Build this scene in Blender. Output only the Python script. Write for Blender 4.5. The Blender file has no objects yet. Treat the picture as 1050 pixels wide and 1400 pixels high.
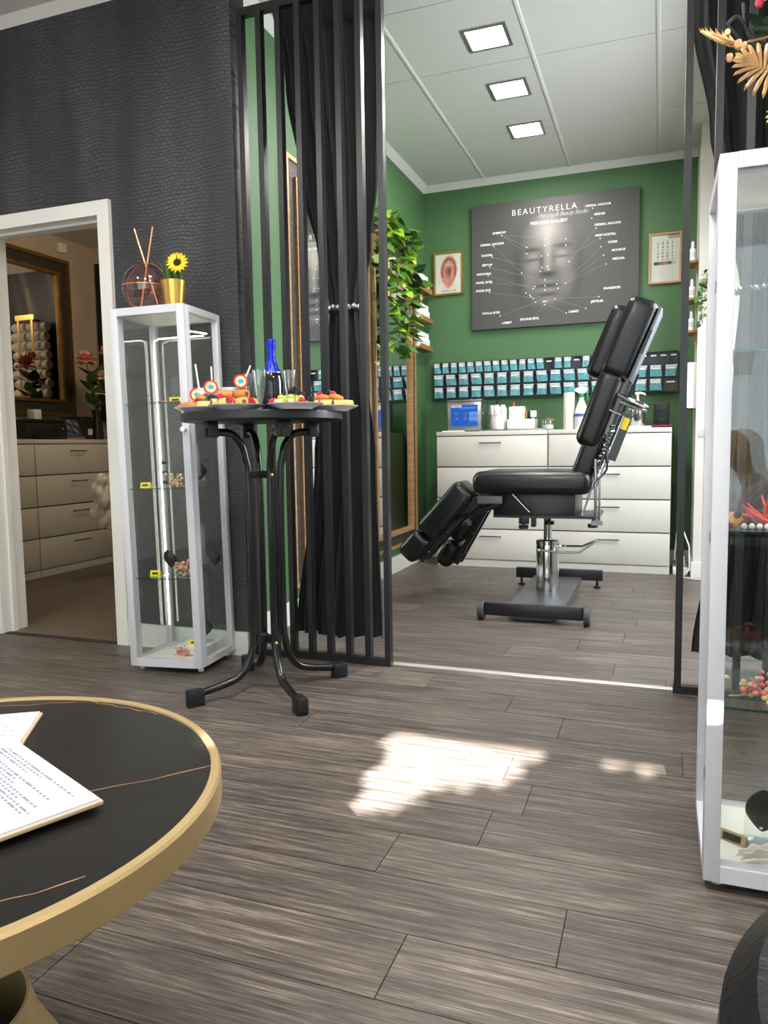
import bpy, bmesh, math, random
from mathutils import Vector, Matrix, Euler
random.seed(7)
PI = math.pi
S = bpy.context.scene
COL = S.collection

# ---------------------------------------------------------------- camera
cam_d = bpy.data.cameras.new('camera'); cam = bpy.data.objects.new('camera', cam_d); COL.objects.link(cam)
cam_d.sensor_fit = 'HORIZONTAL'; cam_d.sensor_width = 36.0; cam_d.lens = 36.0 * 1024 / 1050
cam_d.clip_start = 0.02; cam_d.clip_end = 200
_f = Vector((-0.3445, 0.9345, -0.0892)).normalized()
_u = Vector((-0.0166, 0.0891, 0.9959)); _r = _f.cross(_u).normalized(); _u = _r.cross(_f)
cam.matrix_world = Matrix(((_r.x, _u.x, -_f.x, 0), (_r.y, _u.y, -_f.y, 0), (_r.z, _u.z, -_f.z, 0.95), (0, 0, 0, 1)))
S.camera = cam

# ---------------------------------------------------------------- world, sun, daylight at the shop window, added studio fill, exposure
W = bpy.data.worlds.new('sky'); S.world = W; W.use_nodes = True
_nt = W.node_tree; _nt.nodes.clear()
_o = _nt.nodes.new('ShaderNodeOutputWorld'); _b = _nt.nodes.new('ShaderNodeBackground'); _s = _nt.nodes.new('ShaderNodeTexSky')
_s.sky_type = 'NISHITA'; _s.sun_disc = False; _s.sun_elevation = math.radians(33); _s.sun_rotation = math.radians(187); _s.altitude = 100
_b.inputs['Strength'].default_value = 0.32
_nt.links.new(_s.outputs[0], _b.inputs[0]); _nt.links.new(_b.outputs[0], _o.inputs[0])

SUN_DIR = Vector((-0.10, 0.835, -0.541)).normalized()       # the way the light travels
_l = bpy.data.lights.new('sun', 'SUN'); _l.energy = 72; _l.angle = math.radians(0.5); _l.color = (1, 0.97, 0.93)
sun = bpy.data.objects.new('sun', _l); COL.objects.link(sun)
sun.rotation_euler = SUN_DIR.to_track_quat('-Z', 'Y').to_euler(); sun.location = (0.5, -6, 5)

def daylight(name, loc, aim, sx, sz, watts, color):
    l = bpy.data.lights.new(name, 'AREA'); l.shape = 'RECTANGLE'; l.size = sx; l.size_y = sz; l.energy = watts; l.color = color
    o = bpy.data.objects.new(name, l); COL.objects.link(o); o.location = loc
    o.rotation_euler = (Vector(aim)).to_track_quat('-Z', 'Y').to_euler()
    return o
daylight('daylight_shop_window', (-0.6, -1.5, 1.45), (0, 1, 0.06), 3.6, 2.2, 46, (0.88, 0.95, 1.0))
daylight('fill_studio_window', (1.02, 4.1, 1.7), (-1, -0.12, -0.6), 1.2, 1.6, 84, (0.9, 0.96, 1.0))  # added area lamp at an unseen window, fills the studio from the right

S.view_settings.view_transform = 'Standard'; S.view_settings.look = 'None'
S.view_settings.gamma = 1.0; S.view_settings.use_curve_mapping = False
S.view_settings.exposure = 0.35
S.cycles.use_denoising = True
S.cycles.max_bounces = 10; S.cycles.transparent_max_bounces = 24; S.cycles.glossy_bounces = 5
S.cycles.caustics_reflective = False; S.cycles.caustics_refractive = False
S.cycles.sample_clamp_indirect = 6

# ---------------------------------------------------------------- materials
MAT = {}
def sc(r, g, b):                       # sRGB 0-255 to linear
    return tuple(((c / 255) / 12.92 if c / 255 <= 0.04045 else ((c / 255 + 0.055) / 1.055) ** 2.4) for c in (r, g, b)) + (1,)
def base(name):
    m = bpy.data.materials.new(name); m.use_nodes = True; MAT[name] = m
    nt = m.node_tree; return m, nt, nt.nodes['Principled BSDF']
def N(nt, t, **kw):
    n = nt.nodes.new(t)
    for k, v in kw.items():
        if k in n.inputs: n.inputs[k].default_value = v
        else: setattr(n, k, v)
    return n
def pbr(name, col, rough=0.5, metal=0.0, spec=0.5, var=0.0, scale=8, bump=0.0, bscale=60, coat=0, sheen=0, emis=None, es=0, trans=0, stretch=None):
    """plain material with optional noise variation and fine bump"""
    m, nt, p = base(name)
    p.inputs['Base Color'].default_value = col; p.inputs['Roughness'].default_value = rough
    p.inputs['Metallic'].default_value = metal; p.inputs['Specular IOR Level'].default_value = spec
    p.inputs['Coat Weight'].default_value = coat; p.inputs['Sheen Weight'].default_value = sheen
    if trans: p.inputs['Transmission Weight'].default_value = trans
    if emis: p.inputs['Emission Color'].default_value = emis; p.inputs['Emission Strength'].default_value = es
    if var or bump:
        tc = N(nt, 'ShaderNodeTexCoord'); mp = N(nt, 'ShaderNodeMapping')
        if stretch: mp.inputs['Scale'].default_value = stretch
        nt.links.new(tc.outputs['Object'], mp.inputs[0])
    if var:
        n = N(nt, 'ShaderNodeTexNoise', Scale=scale, Detail=4.0); nt.links.new(mp.outputs[0], n.inputs['Vector'])
        mx = N(nt, 'ShaderNodeMix', data_type='RGBA'); r = N(nt, 'ShaderNodeMapRange')
        r.inputs[1].default_value = 0.3; r.inputs[2].default_value = 0.7
        nt.links.new(n.outputs[0], r.inputs[0]); nt.links.new(r.outputs[0], mx.inputs[0])
        mx.inputs[6].default_value = tuple(c * (1 - var) for c in col[:3]) + (1,)
        mx.inputs[7].default_value = tuple(min(1, c * (1 + var)) for c in col[:3]) + (1,)
        nt.links.new(mx.outputs[2], p.inputs['Base Color'])
    if bump:
        n2 = N(nt, 'ShaderNodeTexNoise', Scale=bscale, Detail=3.0); nt.links.new(mp.outputs[0], n2.inputs['Vector'])
        b = N(nt, 'ShaderNodeBump', Strength=bump, Distance=0.01); nt.links.new(n2.outputs[0], b.inputs['Height'])
        nt.links.new(b.outputs[0], p.inputs['Normal'])
    return m
def thin_glass(name, tint=(1, 1, 1, 1), ior=1.5, rough=0.0, extra=0.0):
    m = bpy.data.materials.new(name); m.use_nodes = True; MAT[name] = m
    nt = m.node_tree; nt.nodes.clear()
    o = N(nt, 'ShaderNodeOutputMaterial'); t = N(nt, 'ShaderNodeBsdfTransparent', Color=tint); g = N(nt, 'ShaderNodeBsdfGlossy', Roughness=rough)
    g.inputs['Color'].default_value = (1, 1, 1, 1)
    lw = N(nt, 'ShaderNodeLayerWeight', Blend=0.5); mx = N(nt, 'ShaderNodeMixShader')      # Schlick reflectance, alike from both sides of a pane
    pw = N(nt, 'ShaderNodeMath', operation='POWER'); pw.inputs[1].default_value = 5.0; nt.links.new(lw.outputs['Facing'], pw.inputs[0])
    f0 = ((ior-1)/(ior+1))**2 + extra; ma = N(nt, 'ShaderNodeMath', operation='MULTIPLY_ADD'); ma.inputs[1].default_value = 1-f0; ma.inputs[2].default_value = f0
    nt.links.new(pw.outputs[0], ma.inputs[0]); nt.links.new(ma.outputs[0], mx.inputs[0])
    nt.links.new(t.outputs[0], mx.inputs[1]); nt.links.new(g.outputs[0], mx.inputs[2]); nt.links.new(mx.outputs[0], o.inputs[0])
    return m
def printed(name, rough=0.5, spec=0.4, emis=0.0):
    """flat print: colours stored per corner point of the printed sheet"""
    m, nt, p = base(name)
    a = N(nt, 'ShaderNodeVertexColor', layer_name='print'); nt.links.new(a.outputs[0], p.inputs['Base Color'])
    p.inputs['Roughness'].default_value = rough; p.inputs['Specular IOR Level'].default_value = spec
    if emis: nt.links.new(a.outputs[0], p.inputs['Emission Color']); p.inputs['Emission Strength'].default_value = emis
    return m

pbr('green_paint', sc(72, 110, 70), 0.55, var=0.05, scale=2, bump=0.05, bscale=90)
pbr('white_paint', sc(212, 208, 202), 0.6, var=0.02, scale=2)
pbr('ceiling_white', sc(222, 222, 218), 0.6, var=0.015, scale=1.5)
pbr('joint_shadow_grey', sc(150, 150, 148), 0.8)
pbr('trim_white', sc(232, 231, 226), 0.35, var=0.02, scale=3)
pbr('beige_plaster', sc(196, 180, 158), 0.7, var=0.07, scale=2.5, bump=0.1, bscale=20)
pbr('brown_floor', sc(96, 86, 73), 0.5, var=0.16, scale=2.2, bump=0.05, bscale=30)
pbr('floor_joint', sc(38, 34, 32), 0.8)
pbr('black_metal', sc(22, 23, 26), 0.36, metal=0.0, spec=0.6, var=0.05, scale=10)
pbr('black_gloss', sc(12, 13, 16), 0.22, spec=0.6)
pbr('black_plastic', sc(20, 21, 23), 0.45)
pbr('black_cloth', sc(15, 16, 22), 0.85, sheen=0.15, var=0.1, scale=20, bump=0.08, bscale=200)
pbr('leather', sc(12, 13, 16), 0.34, spec=0.5, bump=0.12, bscale=160, coat=0.05)
pbr('white_lacquer', sc(212, 214, 222), 0.3, spec=0.5)
pbr('dresser_white', sc(212, 209, 199), 0.45, var=0.015, scale=3)
pbr('dresser_gap', sc(60, 58, 54), 0.8)
pbr('gold', sc(206, 166, 92), 0.32, metal=1.0, var=0.08, scale=6)
pbr('gold_satin', sc(192, 168, 122), 0.45, metal=0.6, var=0.06, scale=5, bump=0.03, bscale=120)
pbr('gold_dark', sc(150, 112, 58), 0.4, metal=0.75, var=0.2, scale=14)
pbr('wood_gold', sc(186, 142, 96), 0.4, metal=0.25, var=0.2, scale=9, stretch=(1, 1, 8))
pbr('copper', sc(226, 158, 118), 0.25, metal=0.9)
pbr('chrome', sc(215, 217, 220), 0.1, metal=1.0)
pbr('steel', sc(170, 170, 168), 0.32, metal=0.9, var=0.08, scale=30)
pbr('white_plastic', sc(238, 238, 234), 0.35)
pbr('porcelain', sc(232, 234, 236), 0.15, spec=0.6)
pbr('paper_white', sc(228, 230, 238), 0.6)
pbr('cloth_white', sc(232, 224, 208), 0.9, sheen=0.3, bump=0.35, bscale=140)
pbr('fur_cream', sc(232, 222, 204), 0.95, sheen=0.5, bump=0.6, bscale=60, var=0.08, scale=14)
pbr('mirror', sc(225, 228, 228), 0.02, metal=1.0)
thin_glass('pane', (0.97, 0.985, 0.98, 1), 1.5)
thin_glass('shop_glass', (0.97, 0.98, 0.98, 1), 1.45)
thin_glass('shelf_glass', (0.93, 0.975, 0.96, 1), 1.5)
thin_glass('glass_edge', (0.45, 0.75, 0.68, 1), 1.5, 0.1)
thin_glass('clear_plastic', (0.95, 0.97, 0.98, 1), 1.45, 0.08, 0.03)
thin_glass('rose_glass', (0.86, 0.68, 0.68, 1), 1.5, 0.0, 0.05)
pbr('led', (1, 0.97, 0.84, 1), 0.5, emis=(1, 0.95, 0.8, 1), es=7)
pbr('led_panel', (1, 1, 1, 1), 0.5, emis=(1, 0.95, 0.88, 1), es=30)
printed('print_matt', 0.45); printed('print_gloss', 0.25); printed('print_screen', 0.3, emis=0.35)

# floor planks: wood streaks that run along the plank
m, nt, p = base('floor_plank')
tc = N(nt, 'ShaderNodeTexCoord'); oi = N(nt, 'ShaderNodeObjectInfo')
va = N(nt, 'ShaderNodeVectorMath', operation='MULTIPLY_ADD'); nt.links.new(oi.outputs['Random'], va.inputs[0]); va.inputs[1].default_value = (37, 11, 5); nt.links.new(tc.outputs['Object'], va.inputs[2])
def streak(sx, sy, scale, detail, rough=0.6):
    mp = N(nt, 'ShaderNodeMapping'); mp.inputs['Scale'].default_value = (sx, sy, 1); nt.links.new(va.outputs[0], mp.inputs[0])
    n = N(nt, 'ShaderNodeTexNoise', Scale=scale, Detail=detail, Roughness=rough); nt.links.new(mp.outputs[0], n.inputs['Vector']); return n
n1 = streak(0.9, 22, 4.0, 7.0, 0.68); n2 = streak(3.2, 95, 4.0, 4.0, 0.7); n3 = streak(1.0, 2.6, 2.2, 4.0)
cr = N(nt, 'ShaderNodeValToRGB'); e = cr.color_ramp.elements
e[0].position = 0.28; e[0].color = sc(50, 44, 41); e[1].position = 0.80; e[1].color = sc(168, 155, 144)
x = e.new(0.45); x.color = sc(80, 72, 67); x = e.new(0.57); x.color = sc(106, 96, 89)
ad = N(nt, 'ShaderNodeMath', operation='MULTIPLY_ADD'); nt.links.new(n2.outputs[0], ad.inputs[0]); ad.inputs[1].default_value = 0.62
a2 = N(nt, 'ShaderNodeMath', operation='MULTIPLY_ADD'); nt.links.new(n1.outputs[0], a2.inputs[0]); a2.inputs[1].default_value = 1.0; a2.inputs[2].default_value = -0.31
nt.links.new(a2.outputs[0], ad.inputs[2]); nt.links.new(ad.outputs[0], cr.inputs[0])
hv = N(nt, 'ShaderNodeHueSaturation'); nt.links.new(cr.outputs[0], hv.inputs['Color'])
mr = N(nt, 'ShaderNodeMapRange'); mr.inputs[3].default_value = 0.80; mr.inputs[4].default_value = 1.06; nt.links.new(oi.outputs['Random'], mr.inputs[0])
m3 = N(nt, 'ShaderNodeMath', operation='MULTIPLY_ADD'); nt.links.new(n3.outputs[0], m3.inputs[0]); m3.inputs[1].default_value = 0.5; m3.inputs[2].default_value = -0.25
m4 = N(nt, 'ShaderNodeMath', operation='ADD'); nt.links.new(mr.outputs[0], m4.inputs[0]); nt.links.new(m3.outputs[0], m4.inputs[1]); nt.links.new(m4.outputs[0], hv.inputs['Value'])
nt.links.new(hv.outputs[0], p.inputs['Base Color'])
rr = N(nt, 'ShaderNodeMapRange'); rr.inputs[3].default_value = 0.34; rr.inputs[4].default_value = 0.52; nt.links.new(n2.outputs[0], rr.inputs[0]); nt.links.new(rr.outputs[0], p.inputs['Roughness'])
bp = N(nt, 'ShaderNodeBump', Strength=0.22, Distance=0.004); nt.links.new(ad.outputs[0], bp.inputs['Height']); nt.links.new(bp.outputs[0], p.inputs['Normal'])

# dark crocodile-embossed wallpaper (wall in the XZ plane, object coordinates in metres)
m, nt, p = base('croc_wallpaper')
tc = N(nt, 'ShaderNodeTexCoord'); sp = N(nt, 'ShaderNodeSeparateXYZ'); cb = N(nt, 'ShaderNodeCombineXYZ')
nt.links.new(tc.outputs['Object'], sp.inputs[0]); nt.links.new(sp.outputs[0], cb.inputs[0]); nt.links.new(sp.outputs[2], cb.inputs[1])
nz = N(nt, 'ShaderNodeTexNoise', Scale=5.0, Detail=3.0); nt.links.new(cb.outputs[0], nz.inputs['Vector'])
mz = N(nt, 'ShaderNodeVectorMath', operation='MULTIPLY_ADD'); nt.links.new(nz.outputs['Color'], mz.inputs[0]); mz.inputs[1].default_value = (0.045, 0.075, 0); nt.links.new(cb.outputs[0], mz.inputs[2])
br = N(nt, 'ShaderNodeTexBrick', Scale=1.0); br.inputs['Brick Width'].default_value = 0.03; br.inputs['Row Height'].default_value = 0.0165; br.inputs['Mortar Size'].default_value = 0.0017; br.inputs['Mortar Smooth'].default_value = 0.6
br.inputs['Color1'].default_value = (1, 1, 1, 1); br.inputs['Color2'].default_value = (0.72, 0.72, 0.72, 1); br.inputs['Mortar'].default_value = (0.12, 0.12, 0.12, 1)
nt.links.new(mz.outputs[0], br.inputs['Vector'])
big = N(nt, 'ShaderNodeTexNoise', Scale=1.0, Detail=2.0); mb = N(nt, 'ShaderNodeMapping'); mb.inputs['Scale'].default_value = (5, 0.8, 1); nt.links.new(cb.outputs[0], mb.inputs[0]); nt.links.new(mb.outputs[0], big.inputs['Vector'])
gb = N(nt, 'ShaderNodeMapRange'); gb.inputs[1].default_value = 0.35; gb.inputs[2].default_value = 0.65; gb.inputs[3].default_value = 0.35; gb.inputs[4].default_value = 1.0; nt.links.new(big.outputs[0], gb.inputs[0])
mm = N(nt, 'ShaderNodeMix', data_type='RGBA'); mm.inputs[6].default_value = sc(29, 31, 35); mm.inputs[7].default_value = sc(76, 78, 82)
ml = N(nt, 'ShaderNodeMath', operation='MULTIPLY'); nt.links.new(br.outputs[0], ml.inputs[0]); nt.links.new(gb.outputs[0], ml.inputs[1]); nt.links.new(ml.outputs[0], mm.inputs[0])
nt.links.new(mm.outputs[2], p.inputs['Base Color']); p.inputs['Roughness'].default_value = 0.5
bp = N(nt, 'ShaderNodeBump', Strength=0.7, Distance=0.005); nt.links.new(ml.outputs[0], bp.inputs['Height']); nt.links.new(bp.outputs[0], p.inputs['Normal'])

# black ceramic with thin gold veins
m, nt, p = base('black_stone')
p.inputs['Base Color'].default_value = sc(44, 43, 42); p.inputs['Roughness'].default_value = 0.32; p.inputs['Specular IOR Level'].default_value = 0.3
tc = N(nt, 'ShaderNodeTexCoord'); n = N(nt, 'ShaderNodeTexNoise', Scale=5.0, Detail=5.0); nt.links.new(tc.outputs['Object'], n.inputs['Vector'])
mm = N(nt, 'ShaderNodeMix', data_type='RGBA'); mm.inputs[6].default_value = sc(24, 24, 24); mm.inputs[7].default_value = sc(36, 35, 33); nt.links.new(n.outputs[0], mm.inputs[0]); nt.links.new(mm.outputs[2], p.inputs['Base Color'])

# ---------------------------------------------------------------- mesh helpers
class MB:
    """collects shapes into one mesh"""
    def __init__(s): s.v = []; s.f = []
    def add(s, v, f):
        k = len(s.v); s.v += [tuple(x) for x in v]; s.f += [tuple(i + k for i in q) for q in f]; return s
    def box(s, lo, hi, M=None):
        x0, y0, z0 = lo; x1, y1, z1 = hi
        v = [Vector(q) for q in ((x0,y0,z0),(x1,y0,z0),(x1,y1,z0),(x0,y1,z0),(x0,y0,z1),(x1,y0,z1),(x1,y1,z1),(x0,y1,z1))]
        if M is not None: v = [M @ q for q in v]
        return s.add(v, [(0,3,2,1),(4,5,6,7),(0,1,5,4),(1,2,6,5),(2,3,7,6),(3,0,4,7)])
    def cbox(s, c, d, M=None):
        return s.box((c[0]-d[0]/2, c[1]-d[1]/2, c[2]-d[2]/2), (c[0]+d[0]/2, c[1]+d[1]/2, c[2]+d[2]/2), M)
    def rbox(s, lo, hi, r=0.01, seg=3, M=None):
        bm = bmesh.new(); bmesh.ops.create_cube(bm, size=1)
        for q in bm.verts: q.co = Vector(((lo[0]+hi[0])/2 + q.co.x*(hi[0]-lo[0]), (lo[1]+hi[1])/2 + q.co.y*(hi[1]-lo[1]), (lo[2]+hi[2])/2 + q.co.z*(hi[2]-lo[2])))
        bmesh.ops.bevel(bm, geom=bm.edges[:], offset=r, segments=seg, profile=0.5, affect='EDGES')
        return s.bm(bm, M)
    def bm(s, bm, M=None):
        bm.verts.index_update(); v = [(M @ q.co if M is not None else q.co.copy()) for q in bm.verts]; f = [tuple(x.index for x in q.verts) for q in bm.faces]; bm.free(); return s.add(v, f)
    def tube(s, pts, r, n=8, cap=True, flat=1.0, closed=False):
        pts = [Vector(q) for q in pts]; R = r if isinstance(r, (list, tuple)) else [r] * len(pts)
        v = []; f = []; up = None; m = len(pts)
        for i, q in enumerate(pts):
            a = pts[(i-1) % m] if (i or closed) else pts[0]; b = pts[(i+1) % m] if (i < m-1 or closed) else pts[-1]
            t = (b - a); t = t.normalized() if t.length > 1e-9 else Vector((0,0,1))
            if up is None:
                up = Vector((0,0,1)) if abs(t.z) < 0.9 else Vector((0,1,0))
            sd = t.cross(up)
            if sd.length < 1e-6: sd = t.orthogonal()
            sd.normalize(); up = sd.cross(t).normalized()
            for k in range(n):
                w = 2*PI*k/n; v.append(q + sd*math.cos(w)*R[i] + up*math.sin(w)*R[i]*flat)
        for i in range(m if closed else m-1):
            j = (i+1) % m
            for k in range(n): f.append((i*n+k, i*n+(k+1)%n, j*n+(k+1)%n, j*n+k))
        if cap and not closed: f.append(tuple(range(n))[::-1]); f.append(tuple((m-1)*n+k for k in range(n)))
        return s.add(v, f)
    def cyl(s, a, b, r0, r1=None, n=16): return s.tube([a, b], [r0, r0 if r1 is None else r1], n)
    def lathe(s, prof, n=24, c=(0,0,0), M=None, a0=0, a1=2*PI):
        full = abs(a1-a0-2*PI) < 1e-6; cols = n if full else n+1
        v = []; f = []
        for k in range(cols):
            w = a0 + (a1-a0)*k/n
            for r, z in prof:
                q = Vector((c[0]+r*math.cos(w), c[1]+r*math.sin(w), c[2]+z)); v.append(M @ q if M is not None else q)
        m = len(prof)
        for k in range(n):
            j = (k+1) % cols
            for i in range(m-1): f.append((k*m+i, j*m+i, j*m+i+1, k*m+i+1))
        return s.add(v, f)
    def ball(s, c, r, n=10, sq=(1,1,1), M=None):
        v = []; f = []; h = max(4, n//2)
        for i in range(h+1):
            t = PI*i/h
            for k in range(n):
                w = 2*PI*k/n; q = Vector((c[0]+r*sq[0]*math.sin(t)*math.cos(w), c[1]+r*sq[1]*math.sin(t)*math.sin(w), c[2]+r*sq[2]*math.cos(t))); v.append(M @ q if M is not None else q)
        for i in range(h):
            for k in range(n): f.append((i*n+k, (i+1)*n+k, (i+1)*n+(k+1)%n, i*n+(k+1)%n))
        return s.add(v, f)
    def prism(s, poly, d0, d1, axis='y', M=None):
        n = len(poly); v = []
        for d in (d0, d1):
            for a, b in poly:
                q = Vector({'y': (a, d, b), 'x': (d, a, b), 'z': (a, b, d)}[axis]); v.append(M @ q if M is not None else q)
        return s.add(v, [tuple(range(n))[::-1], tuple(range(n, 2*n))] + [(i, (i+1)%n, n+(i+1)%n, n+i) for i in range(n)])
    def grid(s, fn, nu, nv, closed_u=False):
        v = [Vector(fn(i/nu, j/nv)) for i in range(nu if closed_u else nu+1) for j in range(nv+1)]; f = []
        for i in range(nu):
            a = i; b = (i+1) % nu if closed_u else i+1
            for j in range(nv): f.append((a*(nv+1)+j, b*(nv+1)+j, b*(nv+1)+j+1, a*(nv+1)+j+1))
        return s.add(v, f)
    def leaf(s, base, d, up, l, w, bend=0.15):
        d = Vector(d).normalized(); sd = d.cross(Vector(up)); sd = sd.normalized() if sd.length > 1e-5 else d.orthogonal().normalized(); nn = sd.cross(d); b = Vector(base)
        v = [b, b + d*l*0.45 + sd*w/2 + nn*bend*l*0.3, b + d*l*0.5 + nn*bend*l*0.55*0.4, b + d*l*0.45 - sd*w/2 + nn*bend*l*0.3, b + d*l - nn*bend*l*0.4]
        return s.add(v, [(0,1,2),(0,2,3),(1,4,2),(2,4,3)])
    def mesh(s, name):
        me = bpy.data.meshes.new(name); me.from_pydata([tuple(q) for q in s.v], [], s.f); me.validate(); return me

WM = {}                                   # world matrices of parents, known without a depsgraph update
def link(o, parent=None, M=None):
    COL.objects.link(o)
    M = M if M is not None else Matrix.Identity(4)
    if parent is not None: o.parent = parent; WM[o.name] = WM[parent.name] @ M
    else: WM[o.name] = M.copy()
    o.matrix_local = M
    return o
def obj(name, mb, mat, parent=None, world=False, M=None, sharp=35, solid=0, label=None, flip=True):
    """one mesh object. world=True: the shapes are given in world coordinates although the object has a parent"""
    if isinstance(mb, MB):
        if world and parent is not None:
            inv = WM[parent.name].inverted(); mb.v = [tuple(inv @ Vector(q)) for q in mb.v]
        me = mb.mesh(name)
        if flip:
            bm = bmesh.new(); bm.from_mesh(me); bmesh.ops.recalc_face_normals(bm, faces=bm.faces[:]); bm.to_mesh(me); bm.free()
    else: me = mb
    if mat is not None and not me.materials: me.materials.append(MAT[mat] if isinstance(mat, str) else mat)
    if isinstance(mb, MB):
        if sharp is not None:
            me.polygons.foreach_set('use_smooth', [True] * len(me.polygons)); me.set_sharp_from_angle(angle=math.radians(sharp))
    o = bpy.data.objects.new(name, me); link(o, parent, M)
    if solid:
        md = o.modifiers.new('thickness', 'SOLIDIFY'); md.thickness = solid; md.offset = 0
    if label: o['label'] = label
    return o
def tag(o, label, cat, group=None):
    o['label'] = label; o['category'] = cat
    if group: o['group'] = group
    return o
def struct(o): o['kind'] = 'structure'; return o
def thing(name, label, cat, loc=(0,0,0), rotz=0.0, group=None, rot=None):
    o = bpy.data.objects.new(name, None); o.empty_display_size = 0.05
    link(o, None, Matrix.Translation(Vector(loc)) @ (Euler(rot).to_matrix().to_4x4() if rot else Matrix.Rotation(rotz, 4, 'Z')))
    return tag(o, label, cat, group)
def clone(root, M, label=None, group=None, parent=None):
    r = root.copy(); COL.objects.link(r); r.parent = parent; r.matrix_local = M; WM[r.name] = (WM[parent.name] @ M) if parent is not None else M.copy()
    if label: r['label'] = label
    if group: r['group'] = group
    for ch in list(root.children):
        c = ch.copy(); COL.objects.link(c); c.parent = r
        for g in list(ch.children):
            d = g.copy(); COL.objects.link(d); d.parent = c
    return r
def TR(x, y, z, rz=0.0): return Matrix.Translation((x, y, z)) @ Matrix.Rotation(rz, 4, 'Z')
def smooth(pts, n=5):
    P = [Vector(q) for q in pts]; out = []
    for i in range(len(P)-1):
        a, b, c, d = P[max(0, i-1)], P[i], P[i+1], P[min(len(P)-1, i+2)]
        for k in range(n):
            t = k/n; out.append(0.5*((2*b) + (c-a)*t + (2*a-5*b+4*c-d)*t*t + (3*b-a-3*c+d)*t*t*t))
    return out + [P[-1]]
def text_mesh(body, size, align='CENTER', shear=0.0, spacing=1.0, extrude=0.0, offset=0.0):
    c = bpy.data.curves.new('lettering', 'FONT'); c.body = body; c.size = size; c.align_x = align; c.shear = shear; c.space_character = spacing; c.extrude = extrude; c.offset = offset; c.resolution_u = 3
    t = bpy.data.objects.new('lettering', c); COL.objects.link(t)
    me = bpy.data.meshes.new_from_object(t.evaluated_get(bpy.context.evaluated_depsgraph_get())); me.materials.clear()
    bpy.data.objects.remove(t); bpy.data.curves.remove(c); return me
def sheet(name, w, h, nx, ny, fn, mat, parent, M):
    """a flat printed sheet, w x h, facing local -Y, centre at the origin; fn(u, v) gives its printed sRGB colour"""
    me = bpy.data.meshes.new(name)
    v = [((i/nx-0.5)*w, 0, (j/ny-0.5)*h) for j in range(ny+1) for i in range(nx+1)]
    f = [(j*(nx+1)+i, j*(nx+1)+i+1, (j+1)*(nx+1)+i+1, (j+1)*(nx+1)+i) for j in range(ny) for i in range(nx)]
    me.from_pydata(v, [], f); a = me.color_attributes.new('print', 'FLOAT_COLOR', 'POINT')
    buf = []
    for j in range(ny+1):
        for i in range(nx+1): buf += sc(*[max(0, min(255, c)) for c in fn(i/nx, j/ny)])
    a.data.foreach_set('color', buf); me.materials.append(MAT[mat])
    return obj(name, me, None, parent, M=M)
# ================================================================ the setting
XL, YB, ZG, ZF = -1.85, 6.07, 3.035, 3.0        # green left wall, back wall, ceilings of studio and front room
YW0, YW1 = 2.93, 3.05                            # partition wall between front room and the rooms behind
YS = -1.6                                        # shop front
# floor slab and planks
fl = struct(obj('floor', MB().box((-3.7, YS-0.1, -0.06), (1.9, YW0, -0.004)).box((XL-0.12, YW0, -0.06), (1.9, YB+0.1, -0.004)), 'floor_joint'))
PW, PLN, PG = 0.18, 1.22, 0.0022
plank_me = {}
def plank(x0, x1, y0, y1):
    x1 -= PG; y1 -= PG; key = (round(x1-x0, 3), round(y1-y0, 3))
    if key not in plank_me:
        b = MB().box((-(x1-x0)/2, -(y1-y0)/2, -0.004), ((x1-x0)/2, (y1-y0)/2, 0)); me = b.mesh('plank'); me.materials.append(MAT['floor_plank']); plank_me[key] = me
    obj('plank', plank_me[key], None, fl, M=Matrix.Translation(((x0+x1)/2, (y0+y1)/2, 0)))
rp = random.Random(3); row = 0; y = 1.666 - 19*PW
offs = {}
while y < YB - 0.02:
    ya, yb = max(y, YS), min(y + PW, YB)
    xa = -3.7 if yb <= YW0 + 0.07 else XL
    off = (-0.39 if row == 19 else rp.uniform(0, PLN))
    x = off - PLN * math.ceil((off - xa) / PLN)
    while x < 1.9:
        a, b = max(x, xa), min(x + PLN, 1.9)
        if b - a > 0.01: plank(a, b, ya, yb)
        x += PLN
    y += PW; row += 1
struct(obj('trim_1', MB().rbox((-1.075, 2.985, 0.0), (0.10, 3.022, 0.004), 0.0015, 2), pbr('threshold_metal', sc(226, 222, 214), 0.3, metal=0.5)))
lf = struct(obj('floor_side_room', MB().box((-4.95, YW0+0.02, -0.06), (XL-0.12, 5.72, -0.001)), 'brown_floor'))

# partition wall with doorway to the side room
DX0, DX1, DZ, CW = -3.215, -2.45, 2.05, 0.047
struct(obj('wall_left', MB().box((-3.7, YW0, 0), (DX0, YW1, ZF+0.1)).box((DX1, YW0, 0), (-1.745, YW1, ZF+0.1)).box((DX0, YW0, DZ), (DX1, YW1, ZF+0.1)), 'croc_wallpaper'))
d = struct(obj('door_1', MB().box((DX0-CW, YW0-0.022, 0), (DX0, YW0, DZ+CW)).box((DX1, YW0-0.022, 0), (DX1+CW, YW0, DZ+CW)).box((DX0, YW0-0.022, DZ), (DX1, YW0, DZ+CW)), 'trim_white'))
obj('door_lining', MB().box((DX0, YW0-0.022, 0), (DX0+0.018, YW1+0.02, DZ)).box((DX1-0.018, YW0-0.022, 0), (DX1, YW1+0.02, DZ)).box((DX0+0.018, YW0-0.022, DZ-0.018), (DX1-0.018, YW1+0.02, DZ)), 'trim_white', d)
obj('door_stop', MB().box((DX0+0.018, YW0+0.04, 0), (DX0+0.03, YW0+0.07, DZ-0.018)).box((DX1-0.03, YW0+0.04, 0), (DX1-0.018, YW0+0.07, DZ-0.018)).box((DX0+0.03, YW0+0.04, DZ-0.03), (DX1-0.03, YW0+0.07, DZ-0.018)), 'trim_white', d)
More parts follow.
